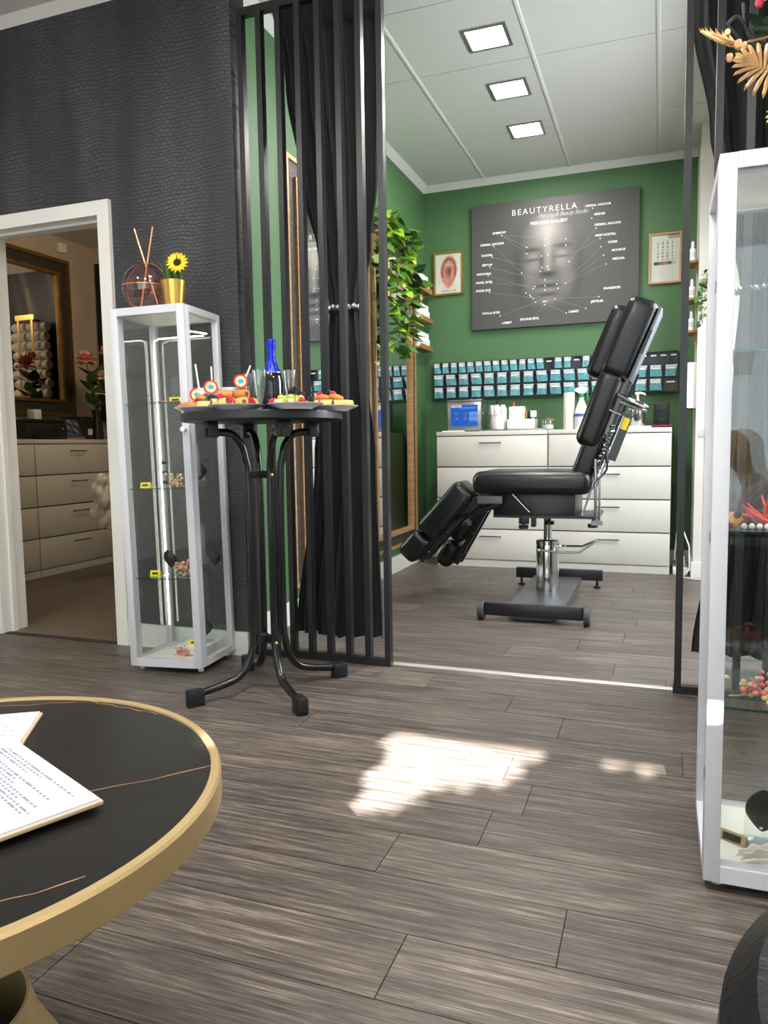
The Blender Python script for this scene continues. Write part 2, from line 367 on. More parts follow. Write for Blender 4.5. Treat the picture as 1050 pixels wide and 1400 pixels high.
obj('floor_strip', MB().box((DX0, YW0-0.02, 0), (DX1, YW0+0.02, 0.003)), 'floor_joint', d)
struct(obj('baseboard_left', MB().box((DX1+CW, YW0-0.014, 0), (-1.745, YW0, 0.11)), 'trim_white'))
struct(obj('trim_2', MB().prism([(YW0, ZF), (YW0-0.035, ZF), (YW0, ZF-0.04)], -3.7, -1.745, 'x'), 'trim_white'))

# front room shell
struct(obj('ceiling_front', MB().box((-3.7, YS-0.1, ZF), (1.9, YW0, ZF+0.1)), 'ceiling_white'))
struct(obj('wall_front_left', MB().box((-3.8, YS-0.1, 0), (-3.7, YW1, ZF+0.1)), 'white_paint'))
struct(obj('wall_front_right', MB().box((1.9, YS-0.1, 0), (2.0, YB+0.1, ZG+0.1)), 'white_paint'))
WX0, WX1, WZ0, WZ1 = -2.6, 1.4, 0.3, 2.65
struct(obj('wall_shopfront', MB().box((-3.7, YS-0.2, 0), (WX0, YS, ZF+0.1)).box((WX1, YS-0.2, 0), (1.9, YS, ZF+0.1)).box((WX0, YS-0.2, 0), (WX1, YS, WZ0)).box((WX0, YS-0.2, WZ1), (WX1, YS, ZF+0.1)), 'white_paint'))
w = struct(obj('window_1', MB().box((WX0, YS-0.14, WZ0), (WX0+0.06, YS-0.07, WZ1)).box((WX1-0.06, YS-0.14, WZ0), (WX1, YS-0.07, WZ1)).box((WX0, YS-0.14, WZ0), (WX1, YS-0.07, WZ0+0.06)).box((WX0, YS-0.14, WZ1-0.06), (WX1, YS-0.07, WZ1)).box((-0.63, YS-0.14, WZ0), (-0.57, YS-0.07, WZ1)), 'trim_white'))
obj('pane', MB().box((WX0+0.06, YS-0.11, WZ0+0.06), (-0.63, YS-0.1, WZ1-0.06)), 'shop_glass', w)
obj('pane', MB().box((-0.57, YS-0.11, WZ0+0.06), (WX1-0.06, YS-0.1, WZ1-0.06)), 'shop_glass', w)

# green studio
struct(obj('wall_studio_left', MB().box((XL-0.12, YW1, 0), (XL, YB+0.12, ZG+0.1)), 'green_paint'))
struct(obj('wall_back', MB().box((XL, YB, 0), (1.9, YB+0.12, ZG+0.1)), 'green_paint'))
struct(obj('wall_pier', MB().box((0.226, 5.563, 0), (1.1, YB, ZG)), 'white_paint'))
struct(obj('baseboard_pier', MB().box((0.214, 5.548, 0), (1.1, 5.563, 0.11)).box((0.214, 5.563, 0), (0.226, YB, 0.11)), 'trim_white'))
RX = 1.1; RW = (3.5, 4.75, 0.85, 2.6)
struct(obj('wall_studio_right', MB().box((RX, YW1, 0), (RX+0.14, RW[0], ZG)).box((RX, RW[1], 0), (RX+0.14, 5.563, ZG)).box((RX, RW[0], 0), (RX+0.14, RW[1], RW[2])).box((RX, RW[0], RW[3]), (RX+0.14, RW[1], ZG)), 'white_paint'))
w2 = struct(obj('added_window', MB().box((RX+0.04, RW[0], RW[2]), (RX+0.1, RW[0]+0.05, RW[3])).box((RX+0.04, RW[1]-0.05, RW[2]), (RX+0.1, RW[1], RW[3])).box((RX+0.04, RW[0], RW[2]), (RX+0.1, RW[1], RW[2]+0.05)).box((RX+0.04, RW[0], RW[3]-0.05), (RX+0.1, RW[1], RW[3])), 'trim_white'))  # unseen window, put in as the opening for the studio fill
obj('pane', MB().box((RX+0.065, RW[0]+0.05, RW[2]+0.05), (RX+0.075, RW[1]-0.05, RW[3]-0.05)), 'shop_glass', w2)
struct(obj('wall_right', MB().box((0.80, YW0, 0), (1.9, YW1, ZF+0.1)), 'croc_wallpaper'))
struct(obj('baseboard_studio', MB().box((XL, YW1, 0), (XL+0.016, YB, 0.12)).box((XL+0.016, YB-0.016, 0), (0.214, YB, 0.12)), 'trim_white'))
struct(obj('trim_3', MB().prism([(XL, ZG), (XL+0.045, ZG), (XL, ZG-0.045)], YW1, YB, 'y').prism([(YB, ZG), (YB-0.045, ZG), (YB, ZG-0.045)], XL, 1.1, 'x'), 'trim_white'))
# studio ceiling: joint plane and panels
cg = struct(obj('ceiling', MB().box((XL-0.12, YW0, ZG+0.012), (1.9, YB+0.12, ZG+0.1)), 'joint_shadow_grey'))
gx = [XL, -1.341, -0.68, -0.043, 0.60, 1.25, 1.9]; gy = [2.96, 3.63, 4.29, 5.25, YB]
LIGHTS = [(-0.873, 4.01), (-0.873, 4.617), (-0.873, 5.235)]
for i in range(len(gx)-1):
    for j in range(len(gy)-1):
        g = 0.004
        obj('ceiling_panel', MB().box((gx[i]+g, gy[j]+g*0.6, ZG), (gx[i+1]-g, gy[j+1]-g*0.6, ZG+0.012)), 'ceiling_white', cg)
    if 0 < i < len(gx)-1: obj('joint_strip', MB().prism([(gx[i]-0.014, ZG), (gx[i]+0.014, ZG), (gx[i]+0.006, ZG-0.006), (gx[i]-0.006, ZG-0.006)], 2.96, YB-0.045, 'y'), 'ceiling_white', cg)
which = ['nearest the viewer', 'in the middle of the row', 'nearest the back wall']
for i, (x, y) in enumerate(LIGHTS):
    t = thing('ceiling_light', 'square recessed LED ceiling light, the one ' + which[i], 'light', (x, y, ZG), 0, 'recessed ceiling lights of the studio')
    a, b = 0.115, 0.095
    obj('frame', MB().box((-a, -a, -0.006), (a, -b, 0.0)).box((-a, b, -0.006), (a, a, 0.0)).box((-a, -b, -0.006), (-b, b, 0.0)).box((b, -b, -0.006), (a, b, 0.0)), 'steel', t)
    obj('diffuser', MB().box((-b, -b, -0.003), (b, b, 0.0)), 'led_panel', t)
    l = bpy.data.lights.new('ceiling_light_beam', 'AREA'); l.shape = 'SQUARE'; l.size = 0.19; l.energy = 11; l.color = (1, 0.95, 0.9)
    o = bpy.data.objects.new('ceiling_light_beam', l); link(o, t, Matrix.Translation((0, 0, -0.012)))

# unseen ceiling lights added to brighten the front room
for i, (x, y, lab) in enumerate(((-2.3, 0.6, 'over the coffee table side'), (-0.7, 0.6, 'above the middle of it'), (0.9, 0.6, 'above the right of the front room'), (-0.7, 1.9, 'before the opening to the studio'))):
    t = thing('ceiling_light', 'added unseen LED light in the front room ceiling, ' + lab, 'light', (x, y, ZF), 0, 'added ceiling lights of the front room')
    a, b = 0.16, 0.14
    obj('frame', MB().box((-a, -a, -0.006), (a, -b, 0.0)).box((-a, b, -0.006), (a, a, 0.0)).box((-a, -b, -0.006), (-b, b, 0.0)).box((b, -b, -0.006), (a, b, 0.0)), 'steel', t)
    obj('diffuser', MB().box((-b, -b, -0.003), (b, b, 0.0)), 'led_panel', t)
    l = bpy.data.lights.new('ceiling_light_beam', 'AREA'); l.shape = 'SQUARE'; l.size = 0.28; l.energy = 21; l.color = (1, 0.95, 0.88)
    o = bpy.data.objects.new('ceiling_light_beam', l); link(o, t, Matrix.Translation((0, 0, -0.012)))

# side room shell
struct(obj('wall_side_room_left', MB().box((-4.95, YW0, 0), (-4.83, 5.72, 2.75)), 'beige_plaster'))
struct(obj('wall_side_room_back', MB().box((-4.83, 5.6, 0), (XL-0.13, 5.72, 2.75)), 'beige_plaster'))
struct(obj('wall_side_room_right', MB().box((XL-0.13, YW1, 0), (XL-0.12, 5.72, 2.75)), 'beige_plaster'))
struct(obj('wall_side_room_front', MB().box((-4.83, YW0, 0), (-3.8, YW1, 2.75)), 'beige_plaster'))
struct(obj('ceiling_side_room', MB().box((-4.95, YW1, 2.75), (XL-0.12, 5.72, 2.85)), 'ceiling_white'))
lt = thing('added_lamp', 'round white ceiling lamp added out of view in the side room', 'lamp', (-3.3, 4.3, 2.75))  # unseen lamp, added to give the side room warm light
obj('lamp_base', MB().lathe([(0, 0), (0.16, 0), (0.16, -0.03), (0, -0.03)], 24), 'white_plastic', lt)
obj('lamp_shade', MB().lathe([(0.15, -0.03), (0.15, -0.06), (0.12, -0.09), (0.06, -0.105), (0.0, -0.11)], 24), pbr('warm_lamp', (1, 0.8, 0.55, 1), 0.5, emis=(1, 0.78, 0.5, 1), es=9), lt)
l = bpy.data.lights.new('side_room_fill', 'POINT'); l.energy = 16; l.color = (1, 0.82, 0.6); l.shadow_soft_size = 0.12
o = bpy.data.objects.new('side_room_fill', l); link(o, lt, Matrix.Translation((0, 0, -0.24)))

# unseen tree added in the street: its leaves cut the sun to the patch
tree = thing('sun_mask_tree', 'unseen leafy tree added outside the shop window to shape the sun patch', 'tree', (0.3, -3.6, -0.15))
tb = MB().tube([(0.3, -3.6, -0.15), (0.33, -3.62, 1.2), (0.25, -3.6, 2.6), (0.3, -3.6, 3.6)], [0.12, 0.1, 0.08, 0.05], 10)
obj('trunk', tb, pbr('bark', sc(84, 70, 58), 0.9, var=0.3, scale=10, bump=0.5, bscale=20), tree, world=True)
POLY = [(-.77, 2.40), (-.70, 2.37), (-.62, 2.47), (-.56, 2.43), (-.545, 2.34), (-.375, 2.15), (-.41, 2.02), (-.50, 1.96), (-.60, 1.92), (-.62, 1.85), (-.655, 1.78), (-.75, 1.755), (-.725, 1.86), (-.755, 1.95), (-.70, 2.05), (-.785, 2.17)]   # sunlit shape on the floor
HOLES = [(-0.46, 2.45, 0.09, 0.02), (-0.13, 2.53, 0.06, 0.05), (0.12, 2.56, 0.07, 0.05), (-0.09, 2.285, 0.10, 0.012), (-0.35, 2.32, 0.05, 0.02)]
rt = random.Random(11); lb = MB(); sd = SUN_DIR.cross(Vector((0, 0, 1))).normalized(); up = sd.cross(SUN_DIR).normalized()
def blocked(P, grow=1.0):
    k = P.z / -SUN_DIR.z; q = P + SUN_DIR * k
    for hx, hy, rx, ry in HOLES:
        if ((q.x-hx)/(rx+0.06*grow))**2 + ((q.y-hy)/(ry+0.105*grow))**2 < 1: return False
    def inside(px, py):
        r = False
        for (ax, ay), (bx, by) in zip(POLY, POLY[1:]+POLY[:1]):
            if (ay > py) != (by > py) and px < (bx-ax)*(py-ay)/(by-ay)+ax: r = not r
        return r
    return not any(inside(q.x+dx*0.05*grow, q.y+dy*0.085*grow) for dx, dy in ((0, 0), (1, 0), (-1, 0), (0, 1), (0, -1), (.7, .7), (-.7, .7), (.7, -.7), (-.7, -.7)))
for lay in range(3):
    a = -3.6
    while a < 3.4:
        b = -3.0
        while b < 2.3:
            P = Vector((0, -3.0 - 0.18*lay, 1.95)) + sd*(a + rt.uniform(-.03, .03)) + up*(b + rt.uniform(-.03, .03))
            if P.z > 0.05 and blocked(P):
                L = 0.19 if blocked(P, 1.8) else 0.125; ang = rt.uniform(0, 2*PI); dd = sd*math.cos(ang) + up*math.sin(ang)
                nn = (-SUN_DIR + Vector((rt.uniform(-.3, .3), rt.uniform(-.3, .3), rt.uniform(-.3, .3)))).normalized()
                s2 = dd.cross(nn).normalized(); q0 = P - dd*L*0.5
                lb.add([q0, P + s2*L*0.36, P + dd*L*0.5, P - s2*L*0.36], [(0, 1, 2, 3)])
            b += 0.072
        a += 0.072
fo = obj('sun_mask_leaves', lb, pbr('tree_leaf', sc(70, 108, 48), 0.6, var=0.2, scale=4), tree, world=True, sharp=None, flip=False); fo['kind'] = 'stuff'
struct(obj('ground', MB().box((-14, -16, -0.25), (14, YS-0.2, -0.15)), pbr('pavement', sc(150, 146, 140), 0.85, var=0.1, scale=3)))
# ================================================================ slatted screens, curtains
SL = 0.0125
def screen(label, xs, x0, x1, z1=2.81):
    t = thing('slatted_screen', label, 'screen', ((x0+x1)/2, 2.975, 0), 0, 'black slatted screens either side of the opening')
    y0, y1 = 2.955, 2.99
    for x in xs: obj('slat', MB().box((x-SL, y0, 0.03), (x+SL, y1, z1-0.03)), 'black_metal', t, world=True)
    obj('bottom_rail', MB().box((x0, y0, 0.0), (x1, y1, 0.03)), 'black_metal', t, world=True)
    obj('top_rail', MB().box((x0, y0, z1-0.03), (x1, y1, z1)), 'black_metal', t, world=True)
    return t
screen('tall black metal slatted screen standing behind the bistro table', [-1.083 - 0.0905*i for i in range(8)], -1.083-7*0.0905-SL, -1.083+SL)
screen('tall black metal slatted screen behind the white glass cabinet at the right', [0.076 + 0.1*i for i in range(8)], 0.06, 0.792)

def curtain(label, prof, y, nf, amp, z0, z1, ph=0.0):
    """prof: list of (z, x left, x right) from the top down"""
    def edge(z):
        for (za, la, ra), (zb, lb_, rb) in zip(prof, prof[1:]):
            if za >= z >= zb:
                k = (za-z)/(za-zb); k = k*k*(3-2*k); return la+(lb_-la)*k, ra+(rb-ra)*k
        return prof[-1][1:]
    wide = max(r-l for _, l, r in prof)
    def fn(u, v):
        z = z1 + (z0-z1)*v; l, r = edge(z); w = r-l
        a = amp * (0.35 + 0.65*w/wide)
        s = math.sin(2*PI*nf*u + ph) + 0.35*math.sin(2*PI*nf*2.3*u + 1.3)
        tiez = prof[len(prof)//2][0]; d = abs(z-tiez)
        bul = 0.02*math.exp(-(d/0.35)**2)
        return (l + w*(u + 0.012*math.sin(2*PI*nf*u*0.5+z)), y + a*s - bul*math.sin(PI*u), z + 0.006*math.sin(9*u))
    t = thing('curtain', label, 'curtain', (prof[0][1]/2+prof[0][2]/2, y, 0), 0, 'black curtains tied back at the opening')
    obj('cloth', MB().grid(fn, 120, 60), 'black_cloth', t, world=True, solid=0.003, sharp=None)
    obj('curtain_rod', MB().cyl((prof[0][1]-0.03, y, z1+0.012), (prof[0][2]+0.03, y, z1+0.012), 0.012), 'black_metal', t, world=True)
    return t
curtain('black curtain tied at its waist behind the slats beside the bistro table',
        [(2.94, -1.66, -1.145), (2.55, -1.60, -1.15), (2.1, -1.53, -1.165), (1.8, -1.46, -1.20), (1.56, -1.405, -1.25), (1.3, -1.44, -1.23), (0.9, -1.50, -1.19), (0.06, -1.61, -1.165)], 3.14, 5.5, 0.026, 0.07, 2.96)
curtain('black curtain drawn to the right behind the slats beside the white glass cabinet',
        [(2.94, 0.05, 0.76), (2.5, 0.085, 0.74), (2.1, 0.15, 0.70), (1.8, 0.215, 0.62), (1.5, 0.27, 0.50), (1.25, 0.255, 0.54), (0.7, 0.215, 0.66), (0.1, 0.13, 0.74)], 3.14, 6.5, 0.026, 0.11, 2.96, 0.8)
for lab, cx, cz, rx, n in (('silver bead tieback around the curtain beside the bistro table', -1.327, 1.555, 0.088, 22), ('silver bead tieback around the curtain at the right', 0.385, 1.5, 0.125, 30)):
    t = thing('bead_tieback', lab, 'tieback', (cx, 3.14, cz))
    for k in range(n):
        a = 2*PI*k/n; obj('bead', MB().ball((rx*math.cos(a), 0.055*math.sin(a)-0.0, 0.004*(k % 2)), 0.0135, 10), 'chrome', t)

# ================================================================ mirrors on the green wall
pbr('croc_frame', sc(58, 54, 50), 0.45, var=0.35, scale=40, bump=0.6, bscale=70)
def ring(mb, o, i, x0, x1):
    """rectangular ring in the YZ plane: outer (y0,z0,y1,z1), inner likewise, between x0 and x1"""
    mb.box((x0, o[0], o[1]), (x1, i[0], o[3])).box((x0, i[2], o[1]), (x1, o[2], o[3])).box((x0, i[0], o[1]), (x1, i[2], i[1])).box((x0, i[0], i[3]), (x1, i[2], o[3])); return mb
def framed(label, name, cat, y0, y1, z0, z1, x, parts, group=None, sx=1):
    t = thing(name, label, cat, (x, (y0+y1)/2, z0), 0, group); a = 0
    for nm, w, d, mat in parts:
        o = (y0+a, z0+a, y1-a, z1-a); b = a+w; i = (y0+b, z0+b, y1-b, z1-b)
        obj(nm, ring(MB(), o, i, min(x, x+sx*d), max(x, x+sx*d)), mat, t, world=True); a = b
    return t, (y0+a, z0+a, y1-a, z1-a)
MF = [('outer_moulding', 0.022, 0.03, 'wood_gold'), ('embossed_band', 0.075, 0.02, 'croc_frame'), ('inner_moulding', 0.03, 0.035, 'wood_gold')]
for lab, y0, y1 in (('large gold and dark framed mirror on the green wall behind the curtain', 3.57, 4.58), ('large gold and dark framed mirror on the green wall with green creepers over its top', 4.71, 5.725)):
    t, i = framed(lab, 'wall_mirror', 'mirror', y0, y1, 0.185, 2.455, XL, MF, 'large framed mirrors on the green wall')
    obj('mirror_glass', MB().box((XL+0.004, i[0], i[1]), (XL+0.012, i[2], i[3])), 'mirror', t, world=True)

# ================================================================ creepers
def leaf_mesh(name, mat, l=1.0, w=0.8, fold=0.12):
    pts = [(0, 0), (-0.10, 0.30), (0.08, 0.5), (0.42, 0.42), (0.75, 0.2), (1.0, 0)]
    v = [(p[0]*l, 0, -0.10*p[0]**2*l) for p in pts]; c = len(v)
    for s in (1, -1): v += [(p[0]*l, s*p[1]*w, fold*p[1]*l - 0.10*p[0]**2*l) for p in pts]
    f = []
    for k, s in enumerate((1, -1)):
        o = c + k*c
        for i in range(c-1):
            q = (i, i+1, o+i+1, o+i); f.append(q if s > 0 else q[::-1])
    me = bpy.data.meshes.new(name); me.from_pydata(v, [], f); me.validate(); me.materials.append(MAT[mat])
    me.polygons.foreach_set('use_smooth', [True]*len(me.polygons)); return me
pbr('leaf_light', sc(138, 176, 52), 0.4, var=0.25, scale=30); pbr('leaf_mid', sc(72, 122, 44), 0.4, var=0.25, scale=30); pbr('leaf_dark', sc(34, 66, 34), 0.45, var=0.2, scale=30); pbr('leaf_pale', sc(150, 164, 104), 0.45, var=0.25, scale=30)
pbr('stem_green', sc(88, 112, 50), 0.6)
LM = {k: leaf_mesh('leaf', k) for k in ('leaf_light', 'leaf_mid', 'leaf_dark', 'leaf_pale')}
def look(p, d, roll, s):
    d = Vector(d).normalized(); q = d.to_track_quat('X', 'Z').to_matrix().to_4x4()
    return Matrix.Translation(p) @ q @ Matrix.Rotation(roll, 4, 'X') @ Matrix.Scale(s, 4)
def creeper(label, root, strands, mats, rnd, size, outx, n_per=0.055, group=None):
    t = thing('hanging_creeper', label, 'plant', root, 0, group)
    for pts, w in strands:
        obj('stem', MB().tube(pts, 0.003, 5), 'stem_green', t, world=True)
        P = [Vector(q) for q in pts]
        for a, b in zip(P, P[1:]):
            n = max(1, int((b-a).length / n_per))
            for k in range(n):
                for rep in range(w):
                    q = a.lerp(b, (k + rnd.random())/n)
                    d = Vector((outx*rnd.uniform(0.2, 1.0), rnd.uniform(-0.9, 0.9), rnd.uniform(-0.75, 0.35)))
                    off = Vector((outx*rnd.uniform(0, 0.05), rnd.uniform(-0.05, 0.05), rnd.uniform(-0.03, 0.03)))
                    obj('leaf', LM[rnd.choice(mats)], None, t, M=WM[t.name].inverted() @ look(q+off, d, rnd.uniform(-0.7, 0.7), size*rnd.uniform(0.65, 1.25)))
    return t
rv = random.Random(5); XI = XL + 0.05
bright = ['leaf_light', 'leaf_light', 'leaf_mid', 'leaf_mid', 'leaf_dark']
creeper('dense bright green artificial creeper hanging over the mirror beside the bottle shelves', (XI, 5.10, 2.4),
    [([(XI, 4.82, 2.50), (XI+0.04, 4.95, 2.52), (XI+0.05, 5.15, 2.46), (XI+0.04, 5.40, 2.36)], 2),
     ([(XI+0.02, 5.00, 2.46), (XI+0.06, 5.10, 2.2), (XI+0.05, 5.06, 1.95), (XI+0.05, 5.14, 1.60)], 3),
     ([(XI+0.02, 5.30, 2.40), (XI+0.07, 5.38, 2.2), (XI+0.06, 5.32, 1.98), (XI+0.06, 5.35, 1.70)], 3),
     ([(XI+0.02, 4.85, 2.46), (XI+0.06, 4.88, 2.2), (XI+0.05, 4.84, 1.9), (XI+0.05, 4.92, 1.58)], 2),
     ([(XI+0.02, 5.40, 2.3), (XI+0.08, 5.52, 2.15)], 1)], bright, rv, 0.1, 1, 0.042)
creeper('strand of dark and pale ivy hanging beside the curtain at the left of the mirror', (XI, 4.65, 2.45),
    [([(XI, 4.6, 2.50), (XI+0.04, 4.62, 2.3), (XI+0.03, 4.66, 2.08)], 2), ([(XI+0.02, 4.68, 2.2), (XI+0.03, 4.72, 1.85), (XI+0.02, 4.70, 1.45)], 1)], ['leaf_pale', 'leaf_dark', 'leaf_dark', 'leaf_mid'], rv, 0.07, 1)
fl_ = MB()
for k in range(5):
    a = 2*PI*k/5; fl_.leaf((0, 0, 0), (0.5, math.cos(a), math.sin(a)), (1, 0, 0), 0.035, 0.022)
tag(obj('orange_blossom', fl_, pbr('orange_petal', sc(250, 160, 20), 0.5), M=Matrix.Translation((XI+0.13, 5.36, 2.02))), 'small orange flower among the creeper leaves over the mirror', 'flower')
creeper('dark green ivy hanging in front of the white pier at the right', (0.27, 5.52, 1.95),
    [([(0.29, 5.53, 2.06), (0.25, 5.50, 1.98), (0.24, 5.49, 1.85), (0.25, 5.5, 1.72)], 2), ([(0.30, 5.53, 2.05), (0.28, 5.49, 1.9), (0.285, 5.5, 1.76)], 2)], ['leaf_mid', 'leaf_dark', 'leaf_pale', 'leaf_mid'], rv, 0.042, -0.4, 0.03)

# ================================================================ little shelves with bottles
pbr('shelf_wood', sc(150, 106, 60), 0.5, var=0.2, scale=12, stretch=(1, 8, 8)); pbr('bottle_white', sc(240, 240, 236), 0.35); pbr('label_grey', sc(205, 208, 205), 0.5)
def small_bottle(label, loc, group, s=1.0):
    t = thing('small_bottle', label, 'bottle', loc, 0, group); r = 0.021*s
    obj('bottle_body', MB().lathe([(0, 0), (r, 0), (r, 0.068*s), (r*0.85, 0.078*s), (r*0.45, 0.084*s), (r*0.45, 0.09*s), (0, 0.09*s)], 14), 'bottle_white', t)
    obj('cap', MB().lathe([(0, 0.09*s), (r*0.52, 0.09*s), (r*0.4, 0.128*s), (0, 0.13*s)], 12), 'white_plastic', t)
    obj('label_band', MB().lathe([(r*1.02, 0.02*s), (r*1.02, 0.055*s)], 14), 'label_grey', t)
    return t
ordn = ['nearest the viewer', 'second from the viewer', 'third from the viewer', 'third from the back wall', 'second from the back wall', 'nearest the back wall']
for lev, z in (('top', 2.178), ('middle', 1.945), ('bottom', 1.722)):
    sh = thing('bottle_shelf', 'small wooden wall shelf for white bottles, the %s of three beside the mirror' % lev, 'shelf', (XL+0.04, 5.87, z), 0, 'bottle shelves beside the mirror')
    obj('board', MB().box((-0.04, -0.16, -0.016), (0.04, 0.16, 0)), 'shelf_wood', sh)
    obj('lip', MB().box((0.034, -0.16, 0), (0.04, 0.16, 0.02)), 'shelf_wood', sh)
    for k in range(6):
        small_bottle('small white plastic bottle on the %s shelf beside the mirror, %s' % (lev, ordn[k]), (XL+0.042, 5.738+0.052*k, z), 'white bottles on the shelves beside the mirror')
for lev, z in (('top', 2.165), ('middle', 1.915), ('bottom', 1.70)):
    sh = thing('bottle_ledge', 'tiny wooden ledge on the white pier, the %s of three' % lev, 'shelf', (0.19, 5.66, z), 0, 'bottle ledges on the white pier')
    obj('board', MB().box((-0.034, -0.05, -0.016), (0.036, 0.15, 0)), 'shelf_wood', sh)
    obj('bracket', MB().prism([(0.036, -0.016), (0.036, -0.08), (0.026, -0.08), (0.01, -0.016)], -0.01, 0.01), 'gold_dark', sh)
    small_bottle('small white plastic bottle on the %s ledge of the white pier' % lev, (0.186, 5.64, z), 'white bottles on the pier ledges', 1.0)
t = thing('towel_dispenser', 'white plastic dispenser fixed to the side of the white pier', 'dispenser', (0.18, 5.66, 1.17))
obj('case', MB().prism([(0.046, 0), (-0.005, 0), (-0.03, 0.03), (-0.036, 0.31), (0.046, 0.31)], -0.06, 0.14), 'white_plastic', t)
obj('slot', MB().box((-0.02, -0.04, -0.004), (0.03, 0.12, 0.0)), 'black_plastic', t)

# ================================================================ pictures on the back wall
def gauss(u, v, cu, cv, su, sv): return math.exp(-((u-cu)/su)**2 - ((v-cv)/sv)**2)
def face_print(u, v):
    # dim photographic portrait of a face with closed eyes on charcoal
    b = 74 + 8*(1-v)*0 ; x = (u-0.472)/1.2; y = v
    head = 1/(1+math.exp((((x/0.168)**2 + ((y-0.5)/0.40)**2) - 1)*6))
    neck = 1/(1+math.exp((abs(x)-0.10)*60)) * (1 if y < 0.3 else 0) * 0.6
    L = 0.0
    L += 78*gauss(x, y, -0.005, 0.77, 0.085, 0.16) + 34*gauss(x, y, 0.0, 0.58, 0.02, 0.12) + 36*gauss(x, y, 0.06, 0.5, 0.05, 0.05) + 26*gauss(x, y, -0.06, 0.48, 0.05, 0.05)
    L += 30*gauss(x, y, -0.075, 0.555, 0.03, 0.022) + 30*gauss(x, y, 0.07, 0.565, 0.03, 0.022) + 20*gauss(x, y, 0, 0.45, 0.022, 0.03)
    L += 22*gauss(x, y, 0.0, 0.345, 0.05, 0.014) + 24*gauss(x, y, 0.0, 0.28, 0.05, 0.018) + 26*gauss(x, y, 0.0, 0.2, 0.05, 0.03) + 22*gauss(x, y, 0.09, 0.36, 0.04, 0.12) + 16*gauss(x, y, -0.09, 0.36, 0.04, 0.12)
    L -= 42*gauss(x, y, -0.078, 0.605, 0.045, 0.014) + 42*gauss(x, y, 0.072, 0.62, 0.045, 0.014)      # brows
    L -= 46*gauss(x, y, -0.078, 0.525, 0.035, 0.008) + 46*gauss(x, y, 0.072, 0.535, 0.035, 0.008)     # closed lids
    L -= 34*gauss(x, y, -0.03, 0.50, 0.013, 0.07) + 20*gauss(x, y, 0.03, 0.50, 0.012, 0.06)
    L -= 58*gauss(x, y, 0.0, 0.405, 0.032, 0.02) + 42*gauss(x, y, 0.0, 0.315, 0.06, 0.010) + 30*gauss(x, y, 0, 0.245, 0.04, 0.014)
    L -= 24*gauss(x, y, -0.15, 0.45, 0.03, 0.25) + 18*gauss(x, y, 0.16, 0.42, 0.025, 0.2)
    L = L*1.2*head + 9*head + 12*neck*max(0, 1-abs(x)*6) - 10*head*(1-head)*4
    g = 12*gauss(u, v, 0.5, 0.95, 0.35, 0.2)
    return (b+L*0.98+g, b+L*0.92+g, b+L*0.84+g)
cw, ch = 1.27, 0.965
t = thing('piercing_poster', 'large charcoal canvas showing a face with piercing names in white lettering', 'poster', (-0.805, YB-0.021, 1.86), 0)
obj('canvas_block', MB().box((-cw/2, -0.02, 0), (cw/2, 0.02, ch)), pbr('canvas_edge', sc(44, 44, 46), 0.6), t)
sheet('printed_face', cw, ch, 150, 110, face_print, 'print_matt', t, Matrix.Translation((0, -0.0212, ch/2)))
pbr('lettering_white', sc(238, 236, 232), 0.6); pbr('lettering_grey', sc(190, 188, 184), 0.6)
def put_text(parent, body, u, v, size, w=cw, h=ch, mat='lettering_white', y=-0.0222, **k):
    me = text_mesh(body, size, **k); me.materials.append(MAT[mat])
    return obj('lettering', me, None, parent, M=Matrix.Translation(((u-0.5)*w, y, v*h)) @ Matrix.Rotation(PI/2, 4, 'X'))
put_text(t, 'BEAUTYRELLA', 0.448, 0.89, 0.064, spacing=1.28)
put_text(t, 'Piercing & Beauty Studio', 0.56, 0.848, 0.045, shear=0.45, spacing=0.86, mat='lettering_grey', y=-0.0226)
put_text(t, 'PIERCING GALLERY', 0.478, 0.80, 0.0325, offset=0.0007)
L_ = [('EYEBROW', .175, .735), ('DERMAL ANCHOR', .13, .650), ('NOSTRIL', .098, .565), ('SEPTUM', .098, .488), ('MADONNA', .078, .418), ('ANGEL BITES', .078, .350), ('SPIDER BITE', .073, .284),
      ('DHALIA BITES', .122, .098), ('LABRET', .222, .010), ('DOLPHIN BITE', .362, .028), ('LABRET', .63, .062), ('JESTRUM', .765, .128), ('SNAKEBITES', .85, .222), ('MEDUSA', .885, .442),
      ('MONROE', .885, .508), ('CHEEK', .852, .572), ('HIGH NOSTRIL', .81, .632), ('DERMAL ANCHOR', .822, .714), ('BRIDGE', .775, .795), ('DERMAL ANCHOR', .765, .865)]
for body, u, v in L_: put_text(t, body, u, v+0.025, 0.0225, offset=0.0007)
D_ = [(.19,.715),(.14,.635),(.13,.55),(.115,.47),(.105,.405),(.125,.345),(.112,.27),(.18,.07),(.228,.01),(.39,.04),(.585,.055),(.70,.082),(.775,.165),(.815,.41),(.80,.48),(.785,.545),(.78,.61),(.755,.69),(.73,.77),(.735,.845),
      (.345,.60),(.345,.55),(.315,.40),(.58,.585),(.58,.635),(.455,.65),(.455,.6),(.435,.52),(.475,.525),(.437,.43),(.472,.435),(.428,.40),(.478,.41),(.456,.33),(.456,.285),(.456,.25),(.385,.27),(.34,.24),(.365,.22),(.372,.205),(.385,.19),(.40,.16),(.447,.16),(.455,.16),(.465,.16),(.455,.135),(.515,.175),(.535,.255),(.58,.29),(.60,.455),(.395,.285),(.528,.29)]
for u, v in D_: obj('piercing_dot', MB().lathe([(0, 0), (0.0048, 0)], 8, M=Matrix.Translation(((u-.5)*cw, -0.0224, (v+0.03)*ch)) @ Matrix.Rotation(PI/2, 4, 'X')), 'lettering_white', t, sharp=None)
